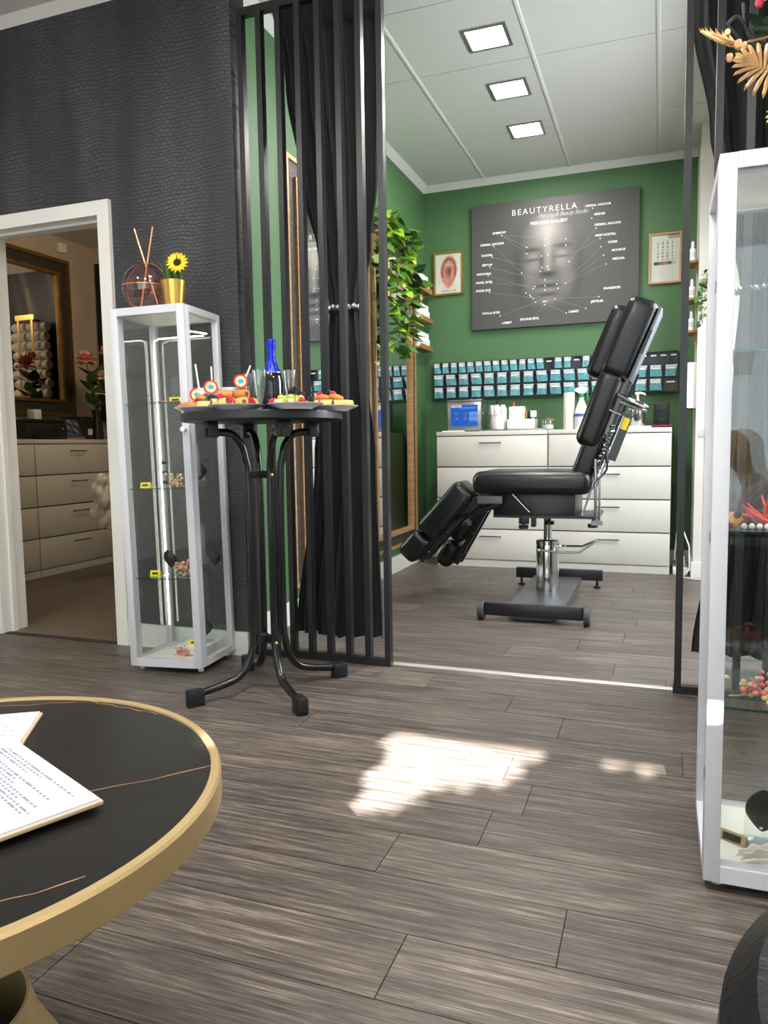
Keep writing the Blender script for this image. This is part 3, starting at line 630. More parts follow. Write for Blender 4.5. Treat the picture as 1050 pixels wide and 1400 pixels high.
K_ = [((.19,.715),(.345,.60)),((.19,.715),(.345,.55)),((.19,.715),(.58,.63)),((.14,.635),(.315,.40)),((.13,.55),(.43,.41)),((.115,.47),(.44,.33)),((.105,.405),(.385,.27)),((.125,.345),(.39,.285)),((.112,.27),(.37,.2)),((.18,.07),(.40,.16)),((.39,.04),(.45,.13)),((.585,.055),(.46,.14)),((.70,.082),(.51,.175)),((.775,.165),(.515,.175)),((.815,.41),(.53,.27)),((.80,.48),(.58,.29)),((.785,.545),(.60,.33)),((.78,.61),(.48,.44)),((.755,.69),(.60,.455))]
for (u0, v0), (u1, v1) in K_:
    a = Vector(((u0-.5)*cw, -0.0218, (v0+.03)*ch)); b = Vector(((u1-.5)*cw, -0.0218, (v1+.03)*ch)); n = (b-a).normalized().cross(Vector((0, 1, 0)))*0.0006
    obj('pointer_line', MB().add([a+n, b+n, b-n, a-n], [(0, 1, 2, 3)]), pbr('pointer_grey', sc(150, 148, 144), 0.6) if 'pointer_grey' not in MAT else 'pointer_grey', t, sharp=None)

def wall_frame(label, x0, x1, z0, z1, fn, nx, ny, fw=0.014, mat='gold', mount=0.0):
    t = thing('picture_frame', label, 'picture', ((x0+x1)/2, YB, z0)); w, h = x1-x0, z1-z0
    obj('frame', MB().box((-w/2, -0.025, 0), (-w/2+fw, 0, h)).box((w/2-fw, -0.025, 0), (w/2, 0, h)).box((-w/2+fw, -0.025, 0), (w/2-fw, 0, fw)).box((-w/2+fw, -0.025, h-fw), (w/2-fw, 0, h)), mat, t)
    sheet('printed_sheet', w-2*fw, h-2*fw, nx, ny, fn, 'print_gloss', t, Matrix.Translation((0, -0.012, h/2)))
    obj('glazing', MB().box((-w/2+fw, -0.018, fw), (w/2-fw, -0.016, h-fw)), 'pane', t)
    return t
def ear_print(u, v):
    bg = (228, 222, 208); x, y = (u-0.5)*1.0, (v-0.54)
    e = ((x-0.02*math.sin(4*y))/(0.33 - 0.10*max(0, -y)*2.2))**2 + (y/0.42)**2
    if e > 1: 
        if 0.045 < v < 0.09 and 0.2 < u < 0.8 and math.sin(u*70) > -0.2: return (150, 146, 138)
        return bg
    c = [205, 140, 128]
    def d(k, a): 
        for i in range(3): c[i] += k*a[i]
    d(gauss(e, 0, 0.92, 0, 0.2, 1), (26, 24, 22)); d(gauss(e, 0, 0.62, 0, 0.14, 1)*(1 if y > -0.12 else 0.2), (-70, -72, -66)); d(gauss(x, y, 0.03, 0.02, 0.13, 0.13), (-88, -84, -74))
    d(gauss(x, y, 0.12, -0.02, 0.05, 0.12), (60, 56, 52)); d(gauss(x, y, 0.0, 0.17, 0.12, 0.05), (46, 42, 38)); d(gauss(x, y, -0.1, -0.28, 0.1, 0.1), (22, 12, 12))
    return c
wall_frame('small gold framed drawing of a pink ear on the green wall', -1.765, -1.515, 2.16, 2.505, ear_print, 40, 54)
def cert_print(u, v):
    if 0.36 < v < 0.43 and 0.12 < u < 0.88: return [(60, 60, 70), (120, 110, 100), (190, 110, 90), (90, 110, 150), (200, 190, 180)][int((u-0.12)/0.152) % 5]
    if 0.45 < v < 0.86 and 0.12 < u < 0.9 and abs(((u*6) % 1)-0.5) < 0.2 and math.sin(v*95) > -0.3: return (150, 148, 142)
    if v > 0.9 and u > 0.6: return (170, 168, 160)
    return (226, 224, 214)
wall_frame('light wooden framed chart with rows of print on the green wall at the right', -0.102, 0.125, 2.11, 2.475, cert_print, 56, 70, 0.013, 'wood_gold')

# ================================================================ bin organisers with sealed packets
pbr('organiser_grey', sc(58, 62, 66), 0.5); pbr('packet_teal', sc(128, 206, 214), 0.3, var=0.25, scale=35); pbr('packet_clear', sc(228, 236, 236), 0.25, var=0.15, scale=40)
OX0, OX1, OZ0, OZ1 = -1.765, 0.118, 1.312, 1.615
uw = (OX1-OX0)/3; rb = random.Random(8)
def bin_mesh(w, h, d):
    b = MB(); p = [(0, 0.006), (-d*0.72, 0.006), (-d, h*0.94), (-d+0.002, h*0.94), (-d*0.72+0.0015, 0.008), (0, 0.008)]
    b.prism(p, -w/2, w/2, 'x'); side = [(0, 0.006), (-d*0.72, 0.006), (-d, h*0.94), (0, h*0.94)]
    b.prism(side, -w/2, -w/2+0.0015, 'x').prism(side, w/2-0.0015, w/2, 'x')
    me = b.mesh('bin'); me.materials.append(MAT['clear_plastic']); return me
def packet_mesh(w, h, d, k):
    r2 = random.Random(k); y0 = -d*0.70
    def fn(u, v):
        x = (u-0.5)*w*(0.80+0.06*math.sin(v*3+k)) + 0.12*w*(v-0.5)*r2.choice([0])  ; z = 0.01 + v*h*0.88
        return (x + (k-2)*0.04*w*(v-.5), y0 - d*0.24*v + 0.004 + 0.004*math.sin(u*7+k)*math.sin(v*5+k), z)
    b = MB().grid(fn, 6, 6); m = MB()
    me = b.mesh('packet'); me.materials.append(MAT['packet_teal']); me.materials.append(MAT['packet_clear'])
    for i, p in enumerate(me.polygons): p.material_index = 1 if (i % 6) >= 4 or (k == 3 and (i % 6) == 3) else 0; p.use_smooth = True
    return me
rows = [(9, 0.205, 0.295, 0.055, 'top'), (6, 0.105, 0.198, 0.085, 'middle'), (6, 0.004, 0.098, 0.085, 'bottom')]
BM_ = [bin_mesh(uw/n*0.90, z1-z0, d) for n, z0, z1, d, _ in rows]
PM_ = [[packet_mesh(uw/n*0.92, z1-z0, d, k) for k in range(5)] for n, z0, z1, d, _ in rows]
words = ['first', 'second', 'third', 'fourth', 'fifth', 'sixth', 'seventh', 'eighth', 'ninth']
for uidx, un in enumerate(('left', 'middle', 'right')):
    ux = OX0 + uw*uidx
    t = thing('bin_organiser', 'grey wall rack of clear tilting bins, the %s of the three above the drawers' % un, 'organiser', (ux+uw/2, YB, OZ0), 0, 'wall racks of clear bins')
    b = MB().box((-uw/2+0.001, -0.012, 0), (uw/2-0.001, 0, 0.303))
    for z in (0, 0.100, 0.200, 0.297): b.box((-uw/2+0.001, -0.05, z), (uw/2-0.001, -0.012, z+0.005))
    for n, z0, z1, d, _ in rows:
        for k in range(n+1):
            x = -uw/2 + uw*k/n; x = max(-uw/2+0.003, min(uw/2-0.003, x)); b.box((x-0.002, -0.05, z0), (x+0.002, -0.012, z1+0.001))
    obj('rack_frame', b, 'organiser_grey', t)
    for ri, (n, z0, z1, d, rn) in enumerate(rows):
        for k in range(n):
            x = -uw/2 + uw*(k+0.5)/n
            bn = obj('bin', BM_[ri], None, t, M=Matrix.Translation((x, -0.013, z0)))
            hh = (z1-z0)
            obj('bin_label', MB().box((-uw/n*0.28, -d*0.945-0.002, hh*0.66), (uw/n*0.28, -d*0.93-0.002, hh*0.76)), 'lettering_white', bn)
            if uidx == 2 and ri == 0 and k >= 2: continue
            if uidx == 1 and ri == 0 and k in (4, 7): continue
            if uidx == 2 and ri == 2 and k == 5: continue
            pk = obj('packet', PM_[ri][rb.randrange(5)], None, None, M=Matrix.Translation((ux+uw/2+x, YB-0.014, OZ0+z0)))
            tag(pk, 'teal sealed packet in the %s bin from left, %s row of the %s wall rack' % (words[k], rn, un), 'packet', 'sealed packets in the wall bins')

# ================================================================ drawers
def dresser(label, w, h, d, M, group, mat='dresser_white', th=0.032):
    t = thing('chest_of_drawers', label, 'drawers', (0, 0, 0), 0, group); t.matrix_local = M; WM[t.name] = M.copy()
    # local: front faces -Y at y=0, body runs back to +d, x centred
    obj('body', MB().box((-w/2, 0.018, 0.0), (w/2, d, h-th)), mat, t)
    obj('top', MB().rbox((-w/2, -0.002, h-th), (w/2, d, h), 0.002, 2), mat, t)
    obj('plinth', MB().box((-w/2+0.002, 0.006, 0.0), (w/2-0.002, 0.018, 0.052)), mat, t)
    hh = (h-th-0.058)/4; g = 0.0045
    for k in range(4):
        z0 = 0.056 + hh*k
        dr = obj('drawer', MB().rbox((-w/2+0.004, 0.0, z0+g), (w/2-0.004, 0.0175, z0+hh-g), 0.0015, 2), mat, t)
        obj('drawer_gap', MB().box((-w/2+0.004, 0.012, z0+hh-g), (w/2-0.004, 0.0178, z0+hh+g)), 'dresser_gap', t)
        zh = z0 + hh - 0.055
        obj('handle', MB().rbox((-0.085, -0.026, zh-0.004), (0.085, -0.018, zh+0.004), 0.002, 2).box((-0.075, -0.019, zh-0.003), (-0.069, 0.001, zh+0.003)).box((0.069, -0.019, zh-0.003), (0.075, 0.001, zh+0.003)), 'black_metal', dr)
    return t
DH = 1.043
dresser('white chest of four drawers against the green wall, nearer the mirror', 0.853, DH, 0.41, TR(-1.2085, 5.64, 0), 'white chests of drawers in the studio')
dresser('white chest of four drawers against the green wall, behind the treatment chair back', 0.853, DH, 0.41, TR(-0.3505, 5.64, 0), 'white chests of drawers in the studio')

# ================================================================ things on the drawers
t = thing('ultrasonic_cleaner', 'steel box device with a blue control panel on the white drawers', 'device', (-1.44, 5.83, DH))
obj('case', MB().rbox((-0.135, -0.08, 0.008), (0.135, 0.12, 0.235), 0.006, 2), 'steel', t)
obj('lid', MB().rbox((-0.14, -0.085, 0.235), (0.14, 0.125, 0.248), 0.004, 2), 'steel', t)
for sx in (-1, 1):
    for sy in (-0.06, 0.1): obj('foot', MB().cyl((sx*0.11, sy, 0), (sx*0.11, sy, 0.009), 0.012), 'black_plastic', t)
obj('knob', MB().cyl((0.135, -0.03, 0.14), (0.15, -0.03, 0.14), 0.008), 'chrome', t)
def panel_print(u, v):
    c = (24, 92, 190)
    for cx in (0.22, 0.55):
        if abs(u-cx) < 0.09 and 0.5 < v < 0.66 and math.sin(u*260)+math.sin(v*90) > -0.2: return (86, 110, 140)
        if (u-cx)**2 + ((v-0.36)*0.7)**2 < 0.0022: return (150, 90, 130)
    if u > 0.68 and 0.2 < v < 0.66 and math.sin(v*82) > 0.2: return (130, 170, 226)
    if 0.36 < u < 0.95 and 0.83 < v < 0.9: return (60, 130, 215)
    return c
sheet('control_panel', 0.215, 0.165, 64, 48, panel_print, 'print_gloss', t, Matrix.Translation((0.0, -0.0815, 0.125)))
put_text(t, 'VEVOR', 0.5-0.062/0.27, 0.188, 0.028, w=0.27, h=1.0, y=-0.083, offset=0.0008)
t = thing('cotton_dispenser', 'white round plastic tub with tools in its side pockets on the white drawers', 'container', (-1.18, 5.80, DH+0.014))
obj('tub', MB().lathe([(0, 0), (0.062, 0), (0.066, 0.02), (0.066, 0.15), (0.06, 0.17), (0, 0.17)], 24), 'white_plastic', t)
for k in range(3):
    a = -PI/2 + (k-1)*0.75; obj('pocket', MB().rbox((-0.016, -0.012, 0.11), (0.016, 0.012, 0.185), 0.004, 2, M=Matrix.Translation((0.062*math.cos(a), 0.062*math.sin(a), 0)) @ Matrix.Rotation(a+PI/2, 4, 'Z')), 'white_plastic', t)
tag(obj('scissors_handle', MB().tube([(0, 0, 0), (0.004, 0, 0.05), (0.014, 0, 0.07), (0.026, 0, 0.06), (0.018, 0, 0.045), (0.004, 0, 0.05)], 0.004, 6), 'black_plastic', M=Matrix.Translation((-1.20, 5.80, DH+0.176))), 'black scissor handle sticking up from the white tub', 'scissors')
t = thing('serving_tray', 'flat steel tray on the drawers under the white tub and caddy', 'tray', (-1.055, 5.80, DH))
obj('tray_base', MB().rbox((-0.25, -0.12, 0), (0.25, 0.12, 0.012), 0.004, 2), 'steel', t)
obj('tray_rim', MB().box((-0.25, -0.12, 0.011), (-0.245, 0.12, 0.0135)).box((0.245, -0.12, 0.011), (0.25, 0.12, 0.0135)), 'steel', t)
t = thing('caddy', 'low white plastic caddy holding a tissue pack and small bottles', 'caddy', (-0.995, 5.79, DH+0.012))
obj('caddy_body', MB().box((-0.11, -0.05, 0), (0.11, 0.06, 0.004)).box((-0.11, -0.05, 0), (0.11, -0.046, 0.075)).box((-0.11, 0.056, 0), (0.11, 0.06, 0.075)).box((-0.11, -0.05, 0), (-0.106, 0.06, 0.075)).box((0.106, -0.05, 0), (0.11, 0.06, 0.075)), 'white_plastic', t)
tag(obj('tissue_pack', MB().rbox((-1.095, 5.77, DH+0.017), (-0.975, 5.84, DH+0.185), 0.01, 2), pbr('tissue_print', sc(222, 226, 226), 0.5, var=0.1, scale=30)), 'pale white tissue pack standing in the white caddy', 'pack')
t = thing('nozzle_bottle', 'small bottle with a red cap behind the tissue pack in the caddy', 'bottle', (-1.07, 5.845, DH+0.016))
obj('bottle_body', MB().lathe([(0, 0), (0.016, 0), (0.016, 0.16), (0.008, 0.175), (0, 0.175)], 12), 'white_plastic', t); obj('cap', MB().lathe([(0, 0.175), (0.012, 0.175), (0.009, 0.205), (0, 0.207)], 12), pbr('cap_red', sc(200, 60, 50), 0.4), t)
for i, (lab, dx, h, mt) in enumerate((('brown slim bottle in the white caddy', 0.03, 0.14, 'gold_dark'), ('dark slim bottle in the white caddy', 0.052, 0.128, 'black_plastic'), ('clear slim bottle at the right end of the white caddy', 0.078, 0.11, 'packet_clear'))):
    tag(obj('slim_bottle', MB().lathe([(0, 0), (0.011, 0), (0.011, h*0.75), (0.005, h*0.82), (0.005, h), (0, h)], 10, c=(-0.995+dx, 5.80, DH+0.017)), mt), lab, 'bottle')
tag(obj('folded_wipe', MB().rbox((-0.93, 5.765, DH+0.10), (-0.885, 5.80, DH+0.15), 0.004, 2).box((-0.912, 5.778, DH+0.017), (-0.902, 5.79, DH+0.101)), 'packet_clear'), 'pale blue and white wipe sachet at the right end of the caddy', 'sachet')
t = thing('lidded_jar', 'small glass jar with a wooden lid on the white drawers', 'jar', (-0.80, 5.79, DH))
obj('jar_glass', MB().lathe([(0, 0), (0.045, 0), (0.047, 0.01), (0.047, 0.07), (0.044, 0.072), (0.044, 0.008), (0, 0.006)], 20), 'clear_plastic', t); obj('cotton_fill', MB().lathe([(0, 0.008), (0.042, 0.008), (0.042, 0.04), (0, 0.042)], 16), 'cloth_white', t)
li = obj('lid', MB().lathe([(0, 0.072), (0.049, 0.072), (0.049, 0.084), (0, 0.084)], 20), 'shelf_wood', t); obj('lid_knob', MB().lathe([(0, 0.084), (0.008, 0.084), (0.01, 0.094), (0, 0.098)], 10), 'shelf_wood', li)
tag(obj('paper_roll', MB().lathe([(0.018, 0), (0.039, 0), (0.041, 0.006), (0.041, 0.27), (0.039, 0.275), (0.018, 0.275), (0.018, 0)], 24, c=(-0.645, 5.80, DH)), 'cloth_white'), 'tall white paper roll standing on the drawers beside the spray bottle', 'paper roll')
t = thing('spray_bottle', 'white spray bottle with a green trigger head on the white drawers', 'bottle', (-0.553, 5.78, DH))
obj('bottle_body', MB().lathe([(0, 0), (0.046, 0), (0.05, 0.008), (0.05, 0.115), (0.044, 0.15), (0.024, 0.20), (0.016, 0.22), (0.016, 0.24), (0, 0.24)], 22), 'bottle_white', t)
obj('label_wrap', MB().lathe([(0.0508, 0.02), (0.0508, 0.105)], 22), 'label_grey', t); obj('blue_band', MB().lathe([(0.0513, 0.094), (0.0513, 0.116)], 22), pbr('blue_print', sc(60, 98, 168), 0.4), t)
pbr('trigger_green', sc(38, 138, 78), 0.4)
obj('collar', MB().lathe([(0, 0.236), (0.02, 0.236), (0.02, 0.265), (0, 0.265)], 16), 'trigger_green', t)
obj('spray_head', MB().prism([(-0.05, 0.30), (-0.05, 0.285), (-0.014, 0.265), (0.02, 0.265), (0.045, 0.288), (0.045, 0.306), (0.0, 0.318)], -0.013, 0.013), 'white_plastic', t)
obj('trigger', MB().tube([(0.022, 0, 0.29), (0.04, 0, 0.265), (0.042, 0, 0.235), (0.05, 0, 0.22)], 0.007, 6), 'trigger_green', t)
t = thing('pump_dispenser', 'chrome pot with a white pump head on the white drawers', 'dispenser', (-0.158, 5.80, DH+0.016))
obj('pot', MB().lathe([(0, 0), (0.046, 0), (0.05, 0.006), (0.05, 0.118), (0, 0.118)], 26), 'chrome', t); obj('pot_lid', MB().lathe([(0, 0.118), (0.078, 0.118), (0.078, 0.124), (0.03, 0.128), (0, 0.13)], 26), 'chrome', t)
obj('pump', MB().lathe([(0, 0.13), (0.028, 0.13), (0.028, 0.165), (0.014, 0.172), (0.008, 0.2), (0.008, 0.235), (0, 0.235)], 16).tube([(-0.018, 0, 0.235), (0.02, 0, 0.238), (0.046, 0, 0.23), (0.05, 0, 0.22)], [0.011, 0.009, 0.007, 0.006], 8), 'white_plastic', t)
obj('side_handle', MB().tube([(-0.05, 0, 0.09), (-0.07, 0, 0.085), (-0.07, 0, 0.04), (-0.05, 0, 0.03)], 0.005, 6), 'gold_dark', t)
tag(obj('instrument_dish', MB().rbox((-0.275, 5.72, DH), (-0.06, 5.86, DH+0.016), 0.006, 2), 'white_plastic'), 'flat white dish under the chrome pump pot', 'dish')
t = thing('power_unit', 'small black device standing upright on the white drawers', 'device', (0.005, 5.86, DH))
obj('case', MB().rbox((-0.055, -0.02, 0), (0.055, 0.02, 0.185), 0.008, 2), 'black_plastic', t); obj('display', MB().box((-0.03, -0.0215, 0.135), (0.03, -0.02, 0.16)), 'black_gloss', t); obj('knob', MB().cyl((0, -0.03, 0.06), (0, -0.02, 0.06), 0.014), 'black_gloss', t)
tag(obj('red_cable', MB().tube([(-0.05+0.02*k + 0.012*math.sin(k*2.1), 5.75+0.03*math.sin(k*1.7), DH+0.006+0.012*abs(math.sin(k*1.3))+0.005*(k > 5)*(k-5)) for k in range(7)], 0.004, 6).tube([(-0.06+0.02*k, 5.77+0.025*math.cos(k*1.9), DH+0.006+0.014*abs(math.sin(k*1.1+1))) for k in range(8)], 0.004, 6), pbr('cable_red', sc(190, 40, 62), 0.45)), 'tangled red cable lying on the drawers by the black device', 'cable')
tag(obj('pen_strip', MB().tube([(-1.60, 5.69, DH+0.005), (-1.42, 5.68, DH+0.005)], 0.005, 6), 'paper_white'), 'white pen lying in front of the steel device', 'pen')
# power strip and cables beside the pier
t = thing('power_strip', 'white power strip on the floor between the drawers and the pier', 'power strip', (0.15, 5.70, 0))
obj('strip_body', MB().rbox((-0.05, -0.07, 0), (0.05, 0.14, 0.05), 0.006, 2), 'white_plastic', t)
obj('plug', MB().rbox((-0.03, 0.0, 0.05), (0.03, 0.06, 0.12), 0.008, 2), 'white_plastic', t)
tag(obj('white_cable', MB().tube([(0.11, 5.76, 0.09), (0.12, 5.62, 0.30), (0.16, 5.56, 0.33), (0.20, 5.54, 0.22), (0.203, 5.53, 0.06), (0.16, 5.52, 0.006), (0.24, 5.46, 0.006), (0.42, 5.44, 0.006)], 0.005, 6), 'white_plastic'), 'white cable arching down to the floor by the pier', 'cable')
tag(obj('black_cable', MB().tube([(0.13, 5.90, 0.08), (0.10, 5.88, 0.28), (0.095, 5.95, 0.45), (0.10, 6.04, 0.62)], 0.005, 6), 'black_plastic'), 'black cable running up behind the white drawers by the pier', 'cable')
# ================================================================ treatment chair
CH = thing('treatment_chair', 'black leather hydraulic treatment chair with split leg rests and chrome column', 'chair', (-0.62, 4.48, 0))
def ori(c, a, y=0.0):
    """frame at c in the XZ plane: local Z leans by a towards +X"""
    return Matrix.Translation((c[0], y, c[1])) @ Matrix.Rotation(a, 4, 'Y')
W_ = dict(world=True)
obj('base_plate', MB().box((-0.77, 3.955, 0.055), (-0.465, 4.975, 0.07)).box((-0.77, 3.955, 0.04), (-0.755, 4.975, 0.055)).box((-0.48, 3.955, 0.04), (-0.465, 4.975, 0.055)).box((-0.72, 3.93, 0.012), (-0.52, 4.05, 0.04)), pbr('base_grey', sc(66, 68, 72), 0.4, spec=0.6, var=0.1, scale=8), CH, **W_)
obj('front_bar', MB().rbox((-0.875, 3.915, 0.028), (-0.36, 3.955, 0.095), 0.004, 2), 'black_metal', CH, **W_)
obj('rear_bar', MB().rbox((-0.895, 4.975, 0.05), (-0.335, 5.015, 0.118), 0.004, 2), 'black_metal', CH, **W_)
for x in (-0.86, -0.37): obj('levelling_foot', MB().cyl((x, 4.995, 0.0), (x, 4.995, 0.012), 0.022).cyl((x, 4.995, 0.012), (x, 4.995, 0.05), 0.008), 'black_plastic', CH, **W_)
for x in (-0.895, -0.34):
    wh = obj('wheel', MB().lathe([(0.02, -0.016), (0.046, -0.016), (0.05, -0.012), (0.05, 0.012), (0.046, 0.016), (0.02, 0.016)], 28, M=Matrix.Translation((x, 3.935, 0.05)) @ Matrix.Rotation(PI/2, 4, 'Y')), pbr('tyre_grey', sc(62, 64, 66), 0.6) if 'tyre_grey' not in MAT else 'tyre_grey', CH, **W_)
    obj('hub', MB().lathe([(0, -0.018), (0.021, -0.016), (0.021, 0.016), (0, 0.018)], 16, M=Matrix.Translation((x, 3.935, 0.05)) @ Matrix.Rotation(PI/2, 4, 'Y')), 'steel', wh, **W_)
cx, cy = -0.62, 4.5
obj('pump_cylinder', MB().lathe([(0, 0.07), (0.068, 0.07), (0.068, 0.335), (0.066, 0.345), (0, 0.345)], 32, c=(cx, cy, 0)), 'chrome', CH, **W_)
obj('pump_cap', MB().lathe([(0, 0.345), (0.07, 0.345), (0.07, 0.372), (0.06, 0.378), (0, 0.378)], 32, c=(cx, cy, 0)), 'chrome', CH, **W_)
obj('piston', MB().lathe([(0.024, 0.378), (0.024, 0.50), (0.036, 0.50), (0.036, 0.525), (0, 0.525)], 24, c=(cx, cy, 0)), 'chrome', CH, **W_)
obj('pump_lever', MB().tube([(cx-0.045, cy-0.075, 0.318), (cx+0.10, cy-0.08, 0.308), (cx+0.19, cy-0.08, 0.312), (cx+0.27, cy-0.075, 0.37), (cx+0.285, cy-0.03, 0.385), (cx+0.27, cy+0.01, 0.372), (cx+0.2, cy+0.03, 0.335), (cx+0.1, cy+0.05, 0.33), (cx+0.02, cy+0.06, 0.33)], 0.0065, 8), 'chrome', CH, **W_)
obj('lever_pivot', MB().ball((cx-0.045, cy-0.075, 0.318), 0.013, 10), 'chrome', CH, **W_)
obj('seat_box', MB().rbox((-0.905, 4.29, 0.535), (-0.44, 4.70, 0.665), 0.005, 2), 'black_metal', CH, **W_)
obj('under_plate', MB().box((-0.905, 4.29, 0.52), (-0.315, 4.70, 0.535)), 'black_metal', CH, **W_)
obj('seat_cushion', MB().rbox((-1.015, 4.20, 0.66), (-0.345, 4.78, 0.79), 0.05, 5), 'leather', CH, **W_)
for (x, y, z) in ((-0.73, 4.30, 0.47), (-0.60, 4.42, 0.485), (-0.345, 4.30, 0.485)):
    obj('clamp_knob', MB().cyl((x, y, z-0.012), (x, y, z+0.008), 0.028, n=18).cyl((x, y, z+0.008), (x, y, 0.525), 0.007), 'black_plastic', CH, **W_)
obj('clamp_lug', MB().rbox((-0.755, 4.28, 0.485), (-0.70, 4.32, 0.525), 0.004, 2).rbox((-0.685, 4.28, 0.47), (-0.66, 4.33, 0.525), 0.004, 2), 'black_plastic', CH, **W_)
# back
A = math.radians(20); d_ = Vector((math.sin(A), 0, math.cos(A)))
obj('lower_back', MB().rbox((-0.06, -0.23, -0.15), (0.055, 0.23, 0.14), 0.03, 4, M=ori((-0.365, 0.875), A, 4.47)), 'leather', CH, **W_)
obj('middle_back', MB().rbox((-0.085, -0.25, -0.22), (0.055, 0.25, 0.215), 0.05, 5, M=ori((-0.295, 1.125), A, 4.47)), 'leather', CH, **W_)
A2 = math.radians(22.5)
np_ = obj('head_pad', MB().rbox((-0.11, -0.12, -0.215), (0.055, 0.12, 0.215), 0.045, 5, M=ori((-0.135, 1.485), A2, 4.33)), 'leather', CH, **W_)
obj('pad_board', MB().rbox((0.05, -0.115, -0.215), (0.072, 0.115, 0.19), 0.008, 3, M=ori((-0.135, 1.485), A2, 4.33)), pbr('vinyl_grey', sc(96, 100, 106), 0.4), np_, **W_)
obj('board_slot', MB().box((0.056, -0.1165, -0.06), (0.068, -0.114, 0.07), M=ori((-0.135, 1.485), A2, 4.33)), 'black_gloss', np_, **W_)
obj('head_pad', MB().rbox((-0.07, -0.12, -0.215), (0.05, 0.12, 0.215), 0.045, 5, M=ori((-0.275, 1.515), A2, 4.63)), 'leather', CH, **W_)
obj('head_bracket', MB().box((0.0, -0.2, -0.03), (0.03, 0.2, 0.0), M=ori((-0.21, 1.31), A, 4.47)).box((-0.09, 0.06, -0.01), (0.0, 0.2, 0.012), M=ori((-0.21, 1.32), A, 4.47)), 'steel', CH, **W_)
for yy in (-0.22, 0.19): obj('back_frame_bar', MB().box((0.055, yy, -0.30), (0.075, yy+0.03, 0.32), M=ori((-0.30, 1.06), A, 4.47)), 'black_metal', CH, **W_)
# mechanism on the near side of the back
yb_ = 4.245
obj('ratchet_plate', MB().box((0.055, -0.01, -0.13), (0.11, 0.0, 0.13), M=ori((-0.285, 1.0), A, yb_)), 'black_gloss', CH, **W_)
obj('warning_sticker', MB().box((0.068, -0.0115, 0.045), (0.103, -0.01, 0.11), M=ori((-0.285, 1.0), A, yb_)), pbr('yellow_print', sc(240, 208, 30), 0.5), CH, **W_)
zz = []
for k in range(44):
    q = ori((-0.335, 0.93), A, yb_) @ Vector((0.055 + 0.016*math.cos(k*1.15), -0.012 + 0.012*math.sin(k*1.15), -0.13 + 0.0062*k)); zz.append(q)
obj('spring', MB().tube(zz, 0.0035, 6), 'chrome', CH, **W_)
obj('gas_rod', MB().cyl((-0.325, yb_, 0.50), (-0.330, yb_, 0.855), 0.0085).cyl((-0.305, yb_, 0.50), (-0.308, yb_, 0.80), 0.006).cbox((-0.318, yb_, 0.505), (0.06, 0.03, 0.025)), 'chrome', CH, **W_)
obj('back_strut', MB().cyl((-0.398, yb_, 0.545), (-0.335, yb_, 0.74), 0.006).cyl((-0.325, yb_-0.012, 0.72), (-0.185, yb_-0.012, 1.085), 0.0075).cyl((-0.20, yb_-0.012, 1.09), (-0.26, yb_-0.012, 1.12), 0.006), 'chrome', CH, **W_)
rl = obj('release_lever', MB().tube([(-0.325, yb_-0.02, 0.735), (-0.285, yb_-0.02, 0.775), (-0.268, yb_-0.02, 0.80), (-0.266, yb_-0.02, 0.84)], 0.006, 8), 'chrome', CH, **W_)
obj('lever_grip', MB().tube([(-0.266, yb_-0.02, 0.835), (-0.27, yb_-0.02, 0.86), (-0.272, yb_-0.02, 0.905)], [0.01, 0.012, 0.009], 10), 'black_plastic', rl, **W_)
obj('arm_bracket', MB().tube([(-0.215, 4.24, 1.20), (-0.16, 4.22, 1.165), (-0.09, 4.2, 1.135), (-0.065, 4.2, 1.12)], [0.012, 0.017, 0.017, 0.012], 10).tube([(-0.205, 4.24, 1.16), (-0.13, 4.22, 1.125), (-0.07, 4.2, 1.108)], 0.008, 8), 'chrome', CH, **W_)
# leg rests, hinged under the front edge of the seat
def leg(yc, top, bot, hw, pad_t):
    top = Vector((top[0], yc, top[1])); bot = Vector((bot[0], yc, bot[1])); u = (bot-top).normalized(); n = Vector((u.z, 0, -u.x)); n = n if n.z > 0 else -n   # n points up and out of the pad
    L = (bot-top).length
    B = Matrix(((u.x, 0, n.x, top.x), (u.y, 1, n.y, top.y), (u.z, 0, n.z, top.z), (0, 0, 0, 1)))
    fr = obj('leg_rest_frame', MB().box((-0.02, -hw*0.55, -0.035), (L+0.0, -hw*0.35, 0.0), M=B).box((-0.02, hw*0.35, -0.035), (L, hw*0.55, 0.0), M=B).box((0.05, -hw*0.35, -0.03), (0.08, hw*0.35, -0.005), M=B).box((L-0.1, -hw*0.35, -0.03), (L-0.07, hw*0.35, -0.005), M=B), 'black_metal', CH, **W_)
    obj('calf_pad', MB().rbox((-0.03, -hw, 0.0), (L*0.70, hw, pad_t), 0.04, 5, M=B), 'leather', CH, **W_)
    obj('foot_pad', MB().rbox((L*0.73, -hw*0.98, 0.0), (L+0.05, hw*0.98, pad_t*0.92), 0.04, 5, M=B), 'leather', CH, **W_)
    for k in (0.15, 0.5, 0.85): obj('bolt', MB().ball((L*k, -hw*0.55, -0.017), 0.008, 8, M=B), 'chrome', fr, **W_)
leg(4.34, (-1.02, 0.625), (-1.355, 0.265), 0.13, 0.145)
leg(4.64, (-1.00, 0.60), (-1.225, 0.20), 0.12, 0.115)
obj('leg_hinge', MB().cyl((-1.0, 4.22, 0.63), (-1.0, 4.76, 0.63), 0.012).box((-1.0, 4.30, 0.62), (-0.86, 4.34, 0.65)).box((-1.0, 4.62, 0.62), (-0.86, 4.66, 0.65)), 'black_metal', CH, **W_)
obj('leg_damper', MB().cyl((-0.86, 4.25, 0.60), (-1.00, 4.25, 0.555), 0.017).cyl((-1.0, 4.25, 0.555), (-1.14, 4.27, 0.505), 0.008), 'black_gloss', CH, **W_)
